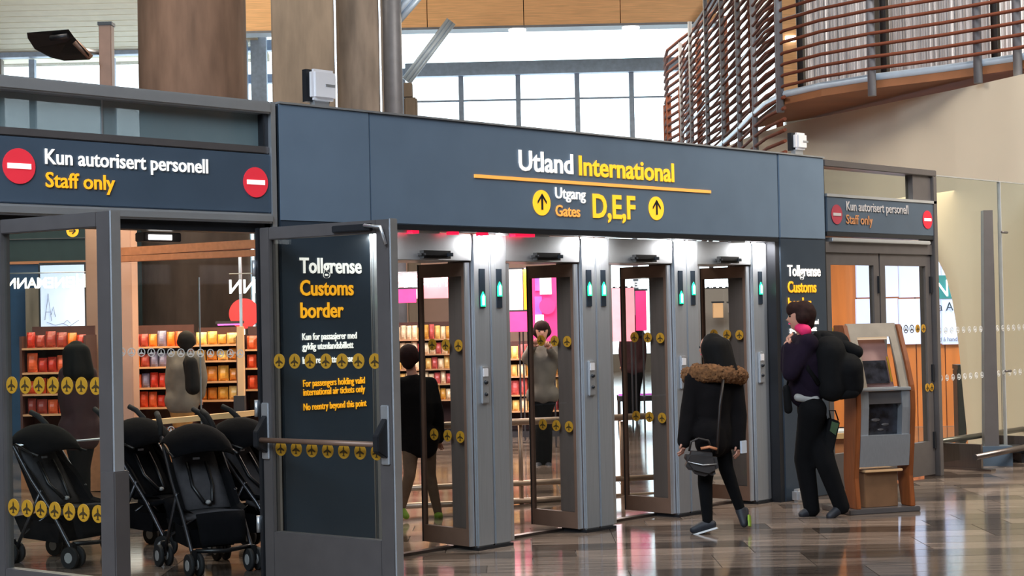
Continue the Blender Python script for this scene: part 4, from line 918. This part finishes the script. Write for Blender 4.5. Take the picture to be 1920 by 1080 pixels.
# ================================================================== PUSHCHAIRS
def stroller(loc, rz, label, fab=None, seat=None, canopy_open=1.0):
    fab = fab or M['fab_b']; seat = seat or M['fab_g']
    t = thing('pushchair', label, 'pushchair', loc=loc, rz=rz); F = XF[t.name] @ Matrix.Scale(.93, 4)
    for s in (-1, 1):
        y = s*.22
        MB(F).tube([(-.40, y*.9, 1.02), (-.30, y*.95, .90), (-.08, y, .62), (.12, y, .40), (.30, y, .15), (.33, y, .09)], .014, n=8).build('side_tube', M['tube'], t)
        MB(F).tube([(.02, y, .55), (-.12, y, .32), (-.26, y, .09)], .013, n=8).build('rear_tube', M['tube'], t)
        MB(F).tube([(-.33, y*.95, .93), (-.36, y*.9, 1.0), (-.43, y*.85, 1.06), (-.50, y*.8, 1.09)], .021, n=10).build('handle', M['rubber'], t)
        MB(F).tube([(-.30, y, .90), (-.1, y*1.05, .83), (.02, y*1.1, .80)], .009, n=6).build('canopy_arm', M['black'], t)
        for (x, dx) in ((.33, .06), (-.28, .06)):
            for o_ in (-.035, .035):
                r_ = .078; q = MB(F); q.cyl((x, y+o_-.014, r_), (x, y+o_+.014, r_), r_, n=20); w_ = q.build('wheel', M['rubber'], t)
                MB(F).cyl((x, y+o_-.017, r_), (x, y+o_+.017, r_), .038, n=12).build('hub', M['hub'], w_)
            MB(F).box(x-.02, x+.02, y-.018, y+.018, .07, .18).build('fork', M['black'], t, bevel=.006)
    MB(F).tube([(-.02, -.22, .50), (-.10, 0, .36), (-.18, .22, .22)], .01, n=6).build('cross_brace', M['tube'], t); MB(F).tube([(-.02, .22, .50), (-.10, 0, .36), (-.18, -.22, .22)], .01, n=6).build('cross_brace', M['tube'], t)
    MB(F).tube([(.31, -.2, .17), (.36, 0, .16), (.31, .2, .17)], .016, n=8).build('footrest', M['black'], t)
    # seat fabric: back, seat, calf
    def sheet(path, w0, w1, nm, m_, th=.03, sag=.02, lab=None):
        q = MB(F); n_ = len(path); k = 6; vs = []
        for i, (x, z) in enumerate(path):
            wv = w0+(w1-w0)*i/(n_-1)
            d = V3((path[min(i+1, n_-1)][0]-path[max(i-1, 0)][0], 0, path[min(i+1, n_-1)][1]-path[max(i-1, 0)][1])).normalized(); nn = V3((d.z, 0, -d.x))
            for side in (0, 1):
                for j in range(k+1):
                    u = -1+2*j/k; s_ = sag*(1-u*u); p = V3((x, u*wv, z))-nn*s_+nn*(th*side); vs.append(p)
        m_n = 2*(k+1); fs = []
        for i in range(n_-1):
            for j in range(k):
                a = i*m_n+j; fs += [(a, a+1, a+m_n+1, a+m_n), (a+k+1, a+m_n+k+1, a+m_n+k+2, a+k+2)]
            a = i*m_n; fs += [(a, a+m_n, a+m_n+k+1, a+k+1), (a+k, a+2*k+1, a+m_n+2*k+1, a+m_n+k)]
        for i in (0, n_-1):
            for j in range(k): a = i*m_n+j; fs.append((a, a+k+1, a+k+2, a+1))
        q.add(vs, fs, 0, True); return q.build(nm, m_, t, label=lab)
    b_ = sheet([(-.27, .86), (-.22, .78), (-.13, .64), (-.04, .50), (.02, .42)], .15, .19, 'backrest', seat)
    sheet([(.0, .41), (.10, .38), (.20, .40), (.27, .42)], .19, .18, 'seat', seat); sheet([(.28, .42), (.31, .35), (.33, .25), (.34, .20)], .18, .16, 'calf_rest', fab)
    for s in (-1, 1):
        MB(F).tube([(-.17, s*.07, .74), (-.06, s*.075, .58), (.05, s*.03, .47)], .014, n=6).build('harness_strap', M['black'], b_)
        q = MB(F); q.add([(-.30, s*.2, .86), (-.05, s*.22, .64), (.10, s*.22, .46), (.24, s*.21, .44), (-.06, s*.2, .42), (-.30, s*.17, .84), (-.05, s*.19, .62), (.10, s*.19, .44), (.24, s*.18, .42), (-.06, s*.17, .40)],
                         [(0, 1, 2, 3, 4), (9, 8, 7, 6, 5), (0, 5, 6, 1), (1, 6, 7, 2), (2, 7, 8, 3), (3, 8, 9, 4), (4, 9, 5, 0)]); q.build('side_fabric', fab, t)
    MB(F).ball((.05, 0, .47), .022, 8, sc_=(1, 1, .8)).build('buckle', M['hub'], b_)
    MB(F).box(-.18, -.17, -.025, .025, .76, .775).build('tag', M['paper'], b_)
    # canopy: a swept quarter shell
    q = MB(F); n1, n2 = 8, 12; vs = []
    for th_ in (0, .02):
        for i in range(n1+1):
            a = math.radians(118-(95*canopy_open)*i/n1); rr = .30-th_; piv = V3((-.20, 0, .72))
            for j in range(n2+1):
                u = -1+2*j/n2; sp = math.cos(u*PI/2*.92)**.45; L = rr*(.35+.65*sp)
                vs.append(piv+V3((L*math.cos(a), u*.235, L*math.sin(a))))
    A = (n1+1)*(n2+1); fs = []
    for i in range(n1):
        for j in range(n2):
            a = i*(n2+1)+j; fs += [(a, a+1, a+n2+2, a+n2+1), (A+a, A+a+n2+1, A+a+n2+2, A+a+1)]
    for i in range(n1):
        for j in (0, n2): a = i*(n2+1)+j; fs.append((a, a+n2+1, A+a+n2+1, A+a))
    for j in range(n2):
        for i in (0, n1): a = i*(n2+1)+j; fs.append((a, A+a, A+a+1, a+1))
    q.add(vs, fs, 0, True); q.build('canopy', fab, t)
    q = MB(F); q.add([(-.30, -.19, .34), (.16, -.19, .30), (.16, .19, .30), (-.30, .19, .34), (-.24, -.16, .18), (.12, -.16, .16), (.12, .16, .16), (-.24, .16, .18)], [(4, 5, 6, 7), (0, 4, 7, 3), (0, 1, 5, 4), (1, 2, 6, 5), (3, 7, 6, 2)])
    q.build('basket', fab, t)
def spot(px, py): p = on_z(px, py); return (p.x, p.y, 0)
RZ = VROT
stroller(spot(118, 1052), RZ+math.radians(-30), 'dark pushchair behind the glass of the far left door leaf')
stroller(spot(296, 1030), RZ+math.radians(-35), 'pushchair with black canopy nearest the far left door leaf', seat=M['fab_b'])
stroller(spot(388, 1064), RZ+math.radians(-58), 'middle pushchair of the row with a grey padded backrest')
stroller(spot(492, 1034), RZ+math.radians(-28), 'pushchair half hidden by the jamb beside the customs door leaf')

# ================================================================== PEOPLE
def capsules(segs, vox, nm):
    q = MB()
    for (p0, r0, p1, r1) in segs:
        p0 = V3(p0); p1 = V3(p1)
        if (p1-p0).length > 1e-4: q.cyl(p0, p1, r0, r1, n=14)
        q.ball(p0, r0, 14); q.ball(p1, r1, 14)
    me = bpy.data.meshes.new(nm); me.from_pydata(q.v, [], q.f); o = bpy.data.objects.new(nm, me); sc.collection.objects.link(o)
    md = o.modifiers.new('r', 'REMESH'); md.mode = 'VOXEL'; md.voxel_size = vox; md.use_smooth_shade = True
    s_ = o.modifiers.new('s', 'SMOOTH'); s_.factor = .5; s_.iterations = 4
    bpy.context.view_layer.update(); r = bpy.data.meshes.new_from_object(o.evaluated_get(bpy.context.evaluated_depsgraph_get()))
    bpy.data.objects.remove(o); return r
def to_obj(me, nm, mats, parent, extra=None, pick=None):
    inv = XF[parent.name].inverted()
    bm = bmesh.new(); bm.from_mesh(me)
    for f in bm.faces: f.smooth = True; f.material_index = pick(f.calc_center_median()) if pick else 0
    if extra:
        tmp = bpy.data.meshes.new('x'); tmp.from_pydata(extra.v, [], extra.f)
        for p, i in zip(tmp.polygons, extra.mi): p.material_index = i; p.use_smooth = True
        bm.from_mesh(tmp)
    for v in bm.verts: v.co = inv @ v.co
    out = bpy.data.meshes.new(nm); bm.to_mesh(out); bm.free()
    for m_ in mats: out.materials.append(m_)
    o = bpy.data.objects.new(nm, out); link(o, parent); return o
def elip(c, ax, ay, az, r=1):     # thick ellipse approximated by short capsules across the body
    pass
class Fig:
    """figure described by joints (px,py,depth offset) at camera depth Z"""
    def __init__(s, Z, J, s_=1.0, yaw=0):
        s.Z = Z; s.J = {k: W(v[0], v[1], Z+(v[2] if len(v) > 2 else 0)) for k, v in J.items()}; s.s = s_
    def __getitem__(s, k): return s.J[k]
def build_person(label, Z, J, fwd, sc_=1.0, coat=None, legs=None, shoe=None, sole=None, hair='short', hairm=None, coat_low=0., vox=.014, coat_r=1., wide=.16, hands=True, coatbulk=.02, sleeves=True, short=False, wleg=0.):
    g = Fig(Z, J); fwd = V3(fwd).normalized(); side = fwd.cross(ZU).normalized()      # side = person's right
    k = sc_; P = g.J; base = (P['ankL']+P['ankR'])/2; t = thing('person', label, 'person', loc=(base.x, base.y, 0))
    sh = P['neck']-ZU*.06*k
    shL = P.get('shL', sh-side*wide*k); shR = P.get('shR', sh+side*wide*k); P['shL'] = shL; P['shR'] = shR
    pel = P['pelvis']; hL = pel-side*.085*k; hR = pel+side*.085*k; ch = P.get('chest', (sh*.75+pel*.25)); wst = sh.lerp(pel, .62)
    hd = P['head']
    torso = lambda e: [(hL, (.095+e)*k, hR, (.095+e)*k), (pel, (.11+e)*k, wst, (.10+e)*k), (wst-side*.03, (.10+e)*k, ch-side*.05*k, (.115+e)*k), (wst+side*.03, (.10+e)*k, ch+side*.05*k, (.115+e)*k),
                       (ch, (.12+e)*k, sh-ZU*.02, (.08+e)*k), (shL, (.055+e)*k, shR, (.055+e)*k), (ch-side*.06*k, (.10+e)*k, shL, (.055+e)*k), (ch+side*.06*k, (.10+e)*k, shR, (.055+e)*k)]
    arm = lambda e, c=0: [x for S, sj in (('L', shL), ('R', shR)) for x in ((sj, (.052+e)*k, P['elb'+S], (.042+e)*k), (P['elb'+S], (.042+e)*k, P['wri'+S], (.030+e*.9)*k))]
    leg = lambda e, sh_=0: [x for S, hj in (('L', hL), ('R', hR)) for x in ((hj, (.088+e)*k, P['kne'+S], (.055+e)*k), (P['kne'+S], (.056+e)*k, P['ankS'+S] if 'ankS'+S in P else P['ank'+S], (.036+e)*k))]
    foot = lambda e: [(P['ank'+S], (.036+e)*k, P['toe'+S], (.026+e)*k) for S in 'LR']
    neck = [(sh, .055*k, hd-ZU*.05*k, .05*k)]
    # head: cranium, jaw, nose, ears, eyes
    up = ZU; hr = .088*k
    headsegs = [(hd+up*.02*k-fwd*.015*k, hr, hd+up*.02*k+fwd*.012*k, hr*.93), (hd+fwd*.03*k-up*.03*k, hr*.72, hd+fwd*.045*k-up*.075*k, hr*.42), (hd+fwd*.088*k+up*.005*k, .010*k, hd+fwd*.108*k-up*.025*k, .013*k)]
    hand_seg = []
    fx = MB()
    for S in 'LR':
        w = P['wri'+S]; e = P['elb'+S]; d = (w-e).normalized(); pc = w+d*.045*k; hand_seg += [(w, .027*k, pc, .030*k)]
        nrm = d.cross(side if abs(d.dot(side)) < .9 else fwd).normalized(); lat = d.cross(nrm).normalized()
        for i, (o_, L) in enumerate([(-.024, .062), (-.008, .072), (.008, .068), (.024, .052)]):
            b0 = pc+lat*o_*k+d*.015*k; b1 = b0+d*L*.5*k-nrm*.006*k; b2 = b1+d*L*.42*k-nrm*.028*k
            fx.tube([b0, b1, b2], .008*k, n=6, mi=0, rs=[.009*k, .0085*k, .006*k])
        b0 = w+lat*.022*k+d*.012*k; b1 = b0+lat*.024*k+d*.025*k; fx.tube([b0, b1, b1+d*.028*k-nrm*.008], .009*k, n=6, rs=[.011*k, .010*k, .007*k])
    for s in (-1, 1):
        fx.ball(hd+fwd*.084*k+side*s*.032*k+up*.008*k, .011*k, 8, mi=1); fx.ball(hd+side*s*.084*k-up*.005*k, .026*k, 8, mi=0, sc_=(.6, .6, 1.1))
    fx.tube([hd+fwd*.083*k-side*.022*k-up*.056*k, hd+fwd*.091*k-up*.056*k, hd+fwd*.083*k+side*.022*k-up*.056*k], .006*k, n=5, mi=2)
    me = capsules(torso(-.012)+arm(-.006)+leg(-.008)+foot(-.006)+neck+headsegs+hand_seg, vox, 'body')
    to_obj(me, 'body', [M['skin'], M['black'], M['scarf']], t, extra=fx)
    # clothes
    cl = (torso(coatbulk)[2:] if short else torso(coatbulk))+(arm(coatbulk*.9) if sleeves else [])
    if coat_low: cl += [(pel-ZU*coat_low+side*.06*k, (.10+coatbulk)*k, pel+side*.05*k, (.10+coatbulk)*k), (pel-ZU*coat_low-side*.06*k, (.10+coatbulk)*k, pel-side*.05*k, (.10+coatbulk)*k)]
    to_obj(capsules(cl, vox, 'coat'), 'jacket', [coat], t)
    to_obj(capsules(leg(.008+wleg)+[(hL, .10*k, hR, .10*k)], vox, 'tr'), 'trousers', [legs], t)
    for S in 'LR':
        an = P['ank'+S]; to = P['toe'+S]; d = (to-an); dn = d.normalized(); heel = an-dn*.04*k-ZU*.02*k
        so = P.get('heel'+S, heel)
        to_obj(capsules([(an, .045*k, an-ZU*.01, .045*k), (so, .038*k, to, .034*k), (an, .045*k, to, .032*k)], .009, 'shoe'), 'shoe', [shoe], t)
        if sole:
            q = MB(); dnn = d.cross(side if abs(dn.dot(side)) < .8 else fwd).normalized()
            if dnn.z > 0: dnn = -dnn
            if S == 'R' and 'heelR' in P: dnn = (R0*.9-ZU*.3-FW*.4); dnn = (dnn-dn*dnn.dot(dn)).normalized()
            lt = dn.cross(dnn).normalized(); c0 = (so-dn*.03*k if not (S == 'R' and 'heelR' in P) else so.lerp(to, .45))+dnn*.036*k; c1 = to+dn*.035*k+dnn*.034*k
            vs = [c0-lt*.032, c0+lt*.032, (c0+c1)/2+lt*.04, c1+lt*.028, c1-lt*.028, (c0+c1)/2-lt*.04]
            q.add(vs+[v+dnn*.013 for v in vs], [tuple(range(6)), tuple(reversed(range(6, 12)))]+[(i, i+6, (i+1) % 6+6, (i+1) % 6) for i in range(6)]); q.build('shoe_sole', sole[0 if S == 'L' else -1], t)
    if hair == 'long':
        hs = [(hd+up*.03*k-fwd*.02*k, hr*1.10, hd-fwd*.02*k-up*.02*k, hr*1.2), (hd-fwd*.03*k-side*.03, hr*1.15, sh-fwd*.07*k-side*.05*k+up*.03, hr*.95), (hd-fwd*.03*k+side*.03, hr*1.15, sh-fwd*.07*k+side*.06*k+up*.03, hr*.95), (hd-fwd*.07*k, hr*1.1, sh-fwd*.15*k+up*.02, hr*1.0), (hd-fwd*.07*k+side*.04, hr*1.05, sh-fwd*.13*k+side*.10*k+up*.0, hr*.7), (hd-fwd*.07*k-side*.04, hr*1.05, sh-fwd*.13*k-side*.08*k+up*.02, hr*.75)]
        to_obj(capsules(hs, vox*.8, 'hair'), 'hair', [hairm], t)
    elif hair == 'short':
        hs = [(hd+up*.035*k-fwd*.03*k, hr*1.16, hd+up*.06*k+fwd*.045*k, hr*.80), (hd-fwd*.045*k+up*.02, hr*1.05, hd-fwd*.05*k-up*.05*k, hr*.80), (hd-fwd*.02*k-up*.0-side*.05*k, hr*.75, hd-fwd*.02*k+side*.05*k, hr*.75)]
        to_obj(capsules(hs, vox*.8, 'hair'), 'hair', [hairm], t)
    elif hair == 'cap':
        hs = [(hd+up*.035*k-fwd*.03*k, hr*1.10, hd+up*.055*k+fwd*.03*k, hr*.80)]
        to_obj(capsules(hs, vox*.8, 'hair'), 'hair', [hairm], t)
    return t, P, side

# girl in a parka
L_ = -R0; fw1 = (FW*.55-R0*.85)
t, P, sd = build_person('girl in a black parka with brown fur hood walking past the gates', 11.8, dict(head=(1333, 652), neck=(1335, 692), chest=(1338, 735), pelvis=(1338, 808),
    shL=(1303, 712, -.06), shR=(1374, 712, .06), elbL=(1292, 772, -.05), elbR=(1384, 780, .05), wriL=(1283, 828, -.08), wriR=(1384, 832, .02),
    kneL=(1322, 905, -.03), kneR=(1362, 880, .06), ankL=(1327, 982, -.04), toeL=(1300, 993, -.02), ankR=(1388, 955, .10), toeR=(1395, 982, .06), heelR=(1396, 958, .12)),
    fw1, sc_=.88, coat=M['parka'], legs=M['trouser'], shoe=M['shoe'], sole=[M['sole'], M['lime']], hair='long', hairm=M['hair'], coat_low=.08, coatbulk=.038)
q = capsules([(W(1288+i*9.6, 700-5*math.sin(i/10*PI)+(4 if i % 2 else 0), 11.80-.17*math.sin(PI*i/10)), .048+.008*(i % 3), W(1288+i*9.6+4, 706-5*math.sin(i/10*PI), 11.80-.17*math.sin(PI*i/10)), .062) for i in range(11)], .012, 'fur')
fo = to_obj(q, 'fur_hood', [M['fur']], t)
for v in fo.data.vertices: v.co += V3((random.uniform(-1, 1), random.uniform(-1, 1), random.uniform(-1, 1)))*.007
tb = thing('handbag', 'dark handbag hanging at the left hip of the girl in the parka', 'bag', loc=W(1314, 885, 11.6))
q = MB(); c_ = [W(1290, 846, 11.56), W(1344, 850, 11.56), W(1350, 886, 11.54), W(1330, 896, 11.54), W(1296, 888, 11.54), W(1282, 868, 11.54)]; n_ = 6
q.add(c_+[v+FW*.13 for v in c_], [tuple(range(6)), tuple(reversed(range(6, 12)))]+[(i, i+6, (i+1) % 6+6, (i+1) % 6) for i in range(6)]); q.build('bag_body', M['bagb'], tb, bevel=.03)
MB().tube([W(1356, 712, 11.60), W(1350, 760, 11.55), W(1346, 820, 11.55), W(1344, 850, 11.58)], .012, n=6).build('strap', M['bagb'], tb)
MB().tube([W(1292, 846, 11.6), W(1296, 828, 11.6), W(1310, 822, 11.6), W(1328, 826, 11.6), W(1336, 846, 11.6)], .009, n=6).build('handle', M['bagb'], tb)
MB().tube([W(1314, 841, 11.55), W(1330, 838, 11.54), W(1344, 842, 11.55)], .010, n=6).build('pink_trim', M['wood_s'], tb, label='pinkish orange trim'); MB().tube([W(1290, 866, 11.54), W(1318, 872, 11.52), W(1344, 870, 11.54)], .004, n=5).build('zip', M['alu'], tb)
a = W(1394, 838, 11.75); MB().box(a.x-.03, a.x+.03, a.y-.008, a.y+.008, a.z-.045, a.z+.045).build('paper', M['paper'], label='small white paper in the right hand of the girl in the parka', cat='paper')

# woman with backpack
t, P, sd = build_person('woman with short dark hair, pink scarf and dark purple jacket facing left', 12.6, dict(head=(1500, 594), neck=(1510, 628), chest=(1508, 675), pelvis=(1522, 768),
    shL=(1500, 642, .13), shR=(1516, 644, -.13), elbL=(1478, 690, .12), elbR=(1482, 700, -.16), wriL=(1476, 655, .08), wriR=(1480, 652, -.10),
    kneL=(1508, 860, .05), kneR=(1548, 868, -.06), ankL=(1522, 955, .04), toeL=(1504, 964, .02), ankR=(1578, 950, -.06), toeR=(1556, 968, -.10)),
    -R0+FW*.1, sc_=.96, short=True, wleg=.022, coat=M['purple'], legs=M['trouser'], shoe=M['shoe'], hair='short', hairm=M['hair_b'], coat_low=0, coatbulk=.03)
to_obj(capsules([(W(1497, 613, 12.58), .036, W(1510, 620, 12.5), .050), (W(1497, 613, 12.62), .036, W(1510, 620, 12.66), .050)], .01, 'scarf'), 'scarf', [M['scarf']], t)
to_obj(capsules([(W(1496, 745, 12.5), .034, W(1528, 749, 12.5), .04), (W(1496, 745, 12.68), .034, W(1528, 749, 12.68), .04)], .012, 'shirt'), 'shirt_hem', [M['hub']], t)
to_obj(capsules([(W(1508, 700, 12.6), .145, W(1512, 735, 12.6), .14)], .014, 'jl'), 'jacket_front', [M['purple']], t)
tb = thing('backpack', 'large black backpack on the back of the woman in purple', 'bag', loc=W(1575, 755, 12.55))
to_obj(capsules([(W(1555, 660, 12.5), .13, W(1560, 725, 12.5), .12), (W(1555, 660, 12.68), .13, W(1560, 725, 12.68), .12), (W(1590, 690, 12.5), .12, W(1596, 722, 12.52), .10), (W(1590, 690, 12.66), .11, W(1596, 722, 12.66), .10), (W(1540, 640, 12.6), .09, W(1570, 645, 12.6), .10)], .014, 'bp'), 'pack_body', [M['pack']], tb)
to_obj(capsules([(W(1548, 634, 12.55), .055, W(1606, 660, 12.55), .055), (W(1548, 634, 12.68), .05, W(1606, 660, 12.68), .05)], .012, 'bp'), 'top_pouch', [M['pack']], tb)
to_obj(capsules([(W(1600, 735, 12.48), .05, W(1575, 738, 12.48), .05), (W(1600, 735, 12.6), .05, W(1575, 738, 12.6), .05)], .012, 'bp'), 'front_pocket', [M['pack']], tb)
for dz in (-.15, .15): MB().tube([W(1528, 640, 12.6+dz), W(1512, 655, 12.6+dz*1.1), W(1514, 690, 12.6+dz*1.1), W(1535, 720, 12.6+dz)], .02, n=8).build('shoulder_strap', M['pack'], tb)
tb = thing('shoulder_bag', 'small black bag hanging before the woman in purple', 'bag', loc=W(1477, 775, 12.5)); to_obj(capsules([(W(1474, 728, 12.5), .03, W(1478, 768, 12.5), .035), (W(1474, 728, 12.62), .03, W(1478, 768, 12.62), .035)], .01, 'b'), 'bag_body', [M['pack']], tb)
MB().tube([W(1476, 722, 12.5), W(1484, 680, 12.44), W(1500, 640, 12.45)], .008, n=6).build('strap', M['pack'], tb)
tb = thing('carrier_bag', 'dark green printed carrier bag behind the thighs of the woman in purple', 'bag', loc=W(1560, 850, 12.5))
q = MB(); c_ = [W(1556, 784, 12.5), W(1576, 790, 12.5), W(1562, 852, 12.5), W(1543, 846, 12.5)]; q.add(c_+[v+FW*.12 for v in c_], [(0, 1, 2, 3), (7, 6, 5, 4), (0, 4, 5, 1), (1, 5, 6, 2), (2, 6, 7, 3), (3, 7, 4, 0)]); q.build('bag_body', M['pack'], tb, bevel=.01)
q = MB(); c_ = [W(1560, 790, 12.49), W(1573, 794, 12.49), W(1567, 816, 12.49), W(1556, 808, 12.49)]; q.add(c_+[v+FW*.008 for v in c_], [(0, 1, 2, 3), (7, 6, 5, 4), (0, 4, 5, 1), (1, 5, 6, 2), (2, 6, 7, 3), (3, 7, 4, 0)]); q.build('print', M['green'], tb)
MB().tube([W(1558, 786, 12.55), W(1555, 770, 12.55), W(1566, 770, 12.55), W(1572, 788, 12.55)], .006, n=5).build('handle', M['pack'], tb)

# walker in the first gate
build_person('walker in a dark jacket, khaki trousers and lime shoes inside the first gate', 12.9, dict(head=(768, 670), neck=(775, 704), pelvis=(786, 822), shL=(750, 722), shR=(806, 722), elbL=(748, 770), elbR=(820, 775, .05), wriL=(750, 822), wriR=(824, 822, .08),
    kneL=(768, 890, -.05), kneR=(806, 890, .1), ankL=(752, 955, .0), toeL=(762, 968, -.05), ankR=(822, 965, .15), toeR=(826, 974, .28)), FW*.9+R0*.2, sc_=.82, coat=M['parka'], legs=M['khaki'], shoe=M['lime'], hair='short', hairm=M['hair_b'], coat_low=.06, coatbulk=.03, vox=.018)
# reflections in the second and third gates, built as solid figures
build_person('modelled reflection of a person in grey with arms raised, at the second gate', 17.5, dict(head=(1016, 622), neck=(1016, 645), pelvis=(1018, 740), shL=(998, 655), shR=(1036, 655), elbL=(986, 672), elbR=(1046, 680), wriL=(1000, 650, -.2), wriR=(1030, 655, -.2),
    kneL=(1012, 810), kneR=(1026, 810), ankL=(1010, 872), toeL=(1008, 877, -.15), ankR=(1028, 872), toeR=(1030, 877, -.15)), -FW, sc_=.95, coat=M['greyj'], legs=M['trouser'], shoe=M['shoe'], hair='short', hairm=M['hair_b'], coatbulk=.02, vox=.02)
build_person('modelled reflection of a dark-haired person at the third gate', 24, dict(head=(1186, 604), neck=(1186, 620), pelvis=(1187, 690), shL=(1170, 629), shR=(1202, 629), elbL=(1166, 660), elbR=(1206, 660), wriL=(1168, 685), wriR=(1205, 685),
    kneL=(1182, 738), kneR=(1193, 738), ankL=(1181, 780), toeL=(1180, 783, .15), ankR=(1195, 780), toeR=(1196, 783, .15)), FW, sc_=.95, coat=M['maroon'], legs=M['trouser'], shoe=M['shoe'], hair='long', hairm=M['hair'], coatbulk=.02, vox=.02)
# man in the snack shop
t, P, sd = build_person('man in a grey jacket with a black bag, back turned to the snack racks', 17.2, dict(head=(350, 641), neck=(347, 662), pelvis=(342, 750), shL=(326, 672), shR=(370, 672), elbL=(320, 712), elbR=(378, 708), wriL=(322, 748), wriR=(376, 740),
    kneL=(338, 815), kneR=(346, 815), ankL=(336, 880), toeL=(336, 888, .15), ankR=(352, 880), toeR=(354, 888, .15)), FW, sc_=.92, coat=M['greyj'], legs=M['ochre'], shoe=M['shoe'], hair='short', hairm=M['hair'], coatbulk=.035, vox=.02, coat_low=.04)
tb = thing('backpack', 'black rucksack on the man in the grey jacket', 'bag', loc=W(362, 735, 17)); to_obj(capsules([(W(358, 680, 16.95), .07, W(362, 726, 16.95), .085)], .015, 'b'), 'pack_body', [M['pack']], tb); MB().tube([W(350, 668, 16.98), W(345, 680, 16.94), W(350, 712, 16.94)], .015, n=6).build('shoulder_strap', M['pack'], tb)
# woman behind the far left leaf
build_person('dark-haired shopper in a maroon jacket seen through the far left door', 14.2, dict(head=(143, 662), neck=(145, 690), pelvis=(150, 800), shL=(126, 702), shR=(166, 702), elbL=(122, 745), elbR=(174, 745), wriL=(128, 790), wriR=(172, 790),
    kneL=(144, 875), kneR=(158, 875), ankL=(143, 948), toeL=(143, 957, .15), ankR=(162, 948), toeR=(164, 957, .15)), FW-R0*.3, sc_=.9, coat=M['maroon'], legs=M['trouser'], shoe=M['shoe'], hair='long', hairm=M['hair'], coatbulk=.035, vox=.018, coat_low=.1)
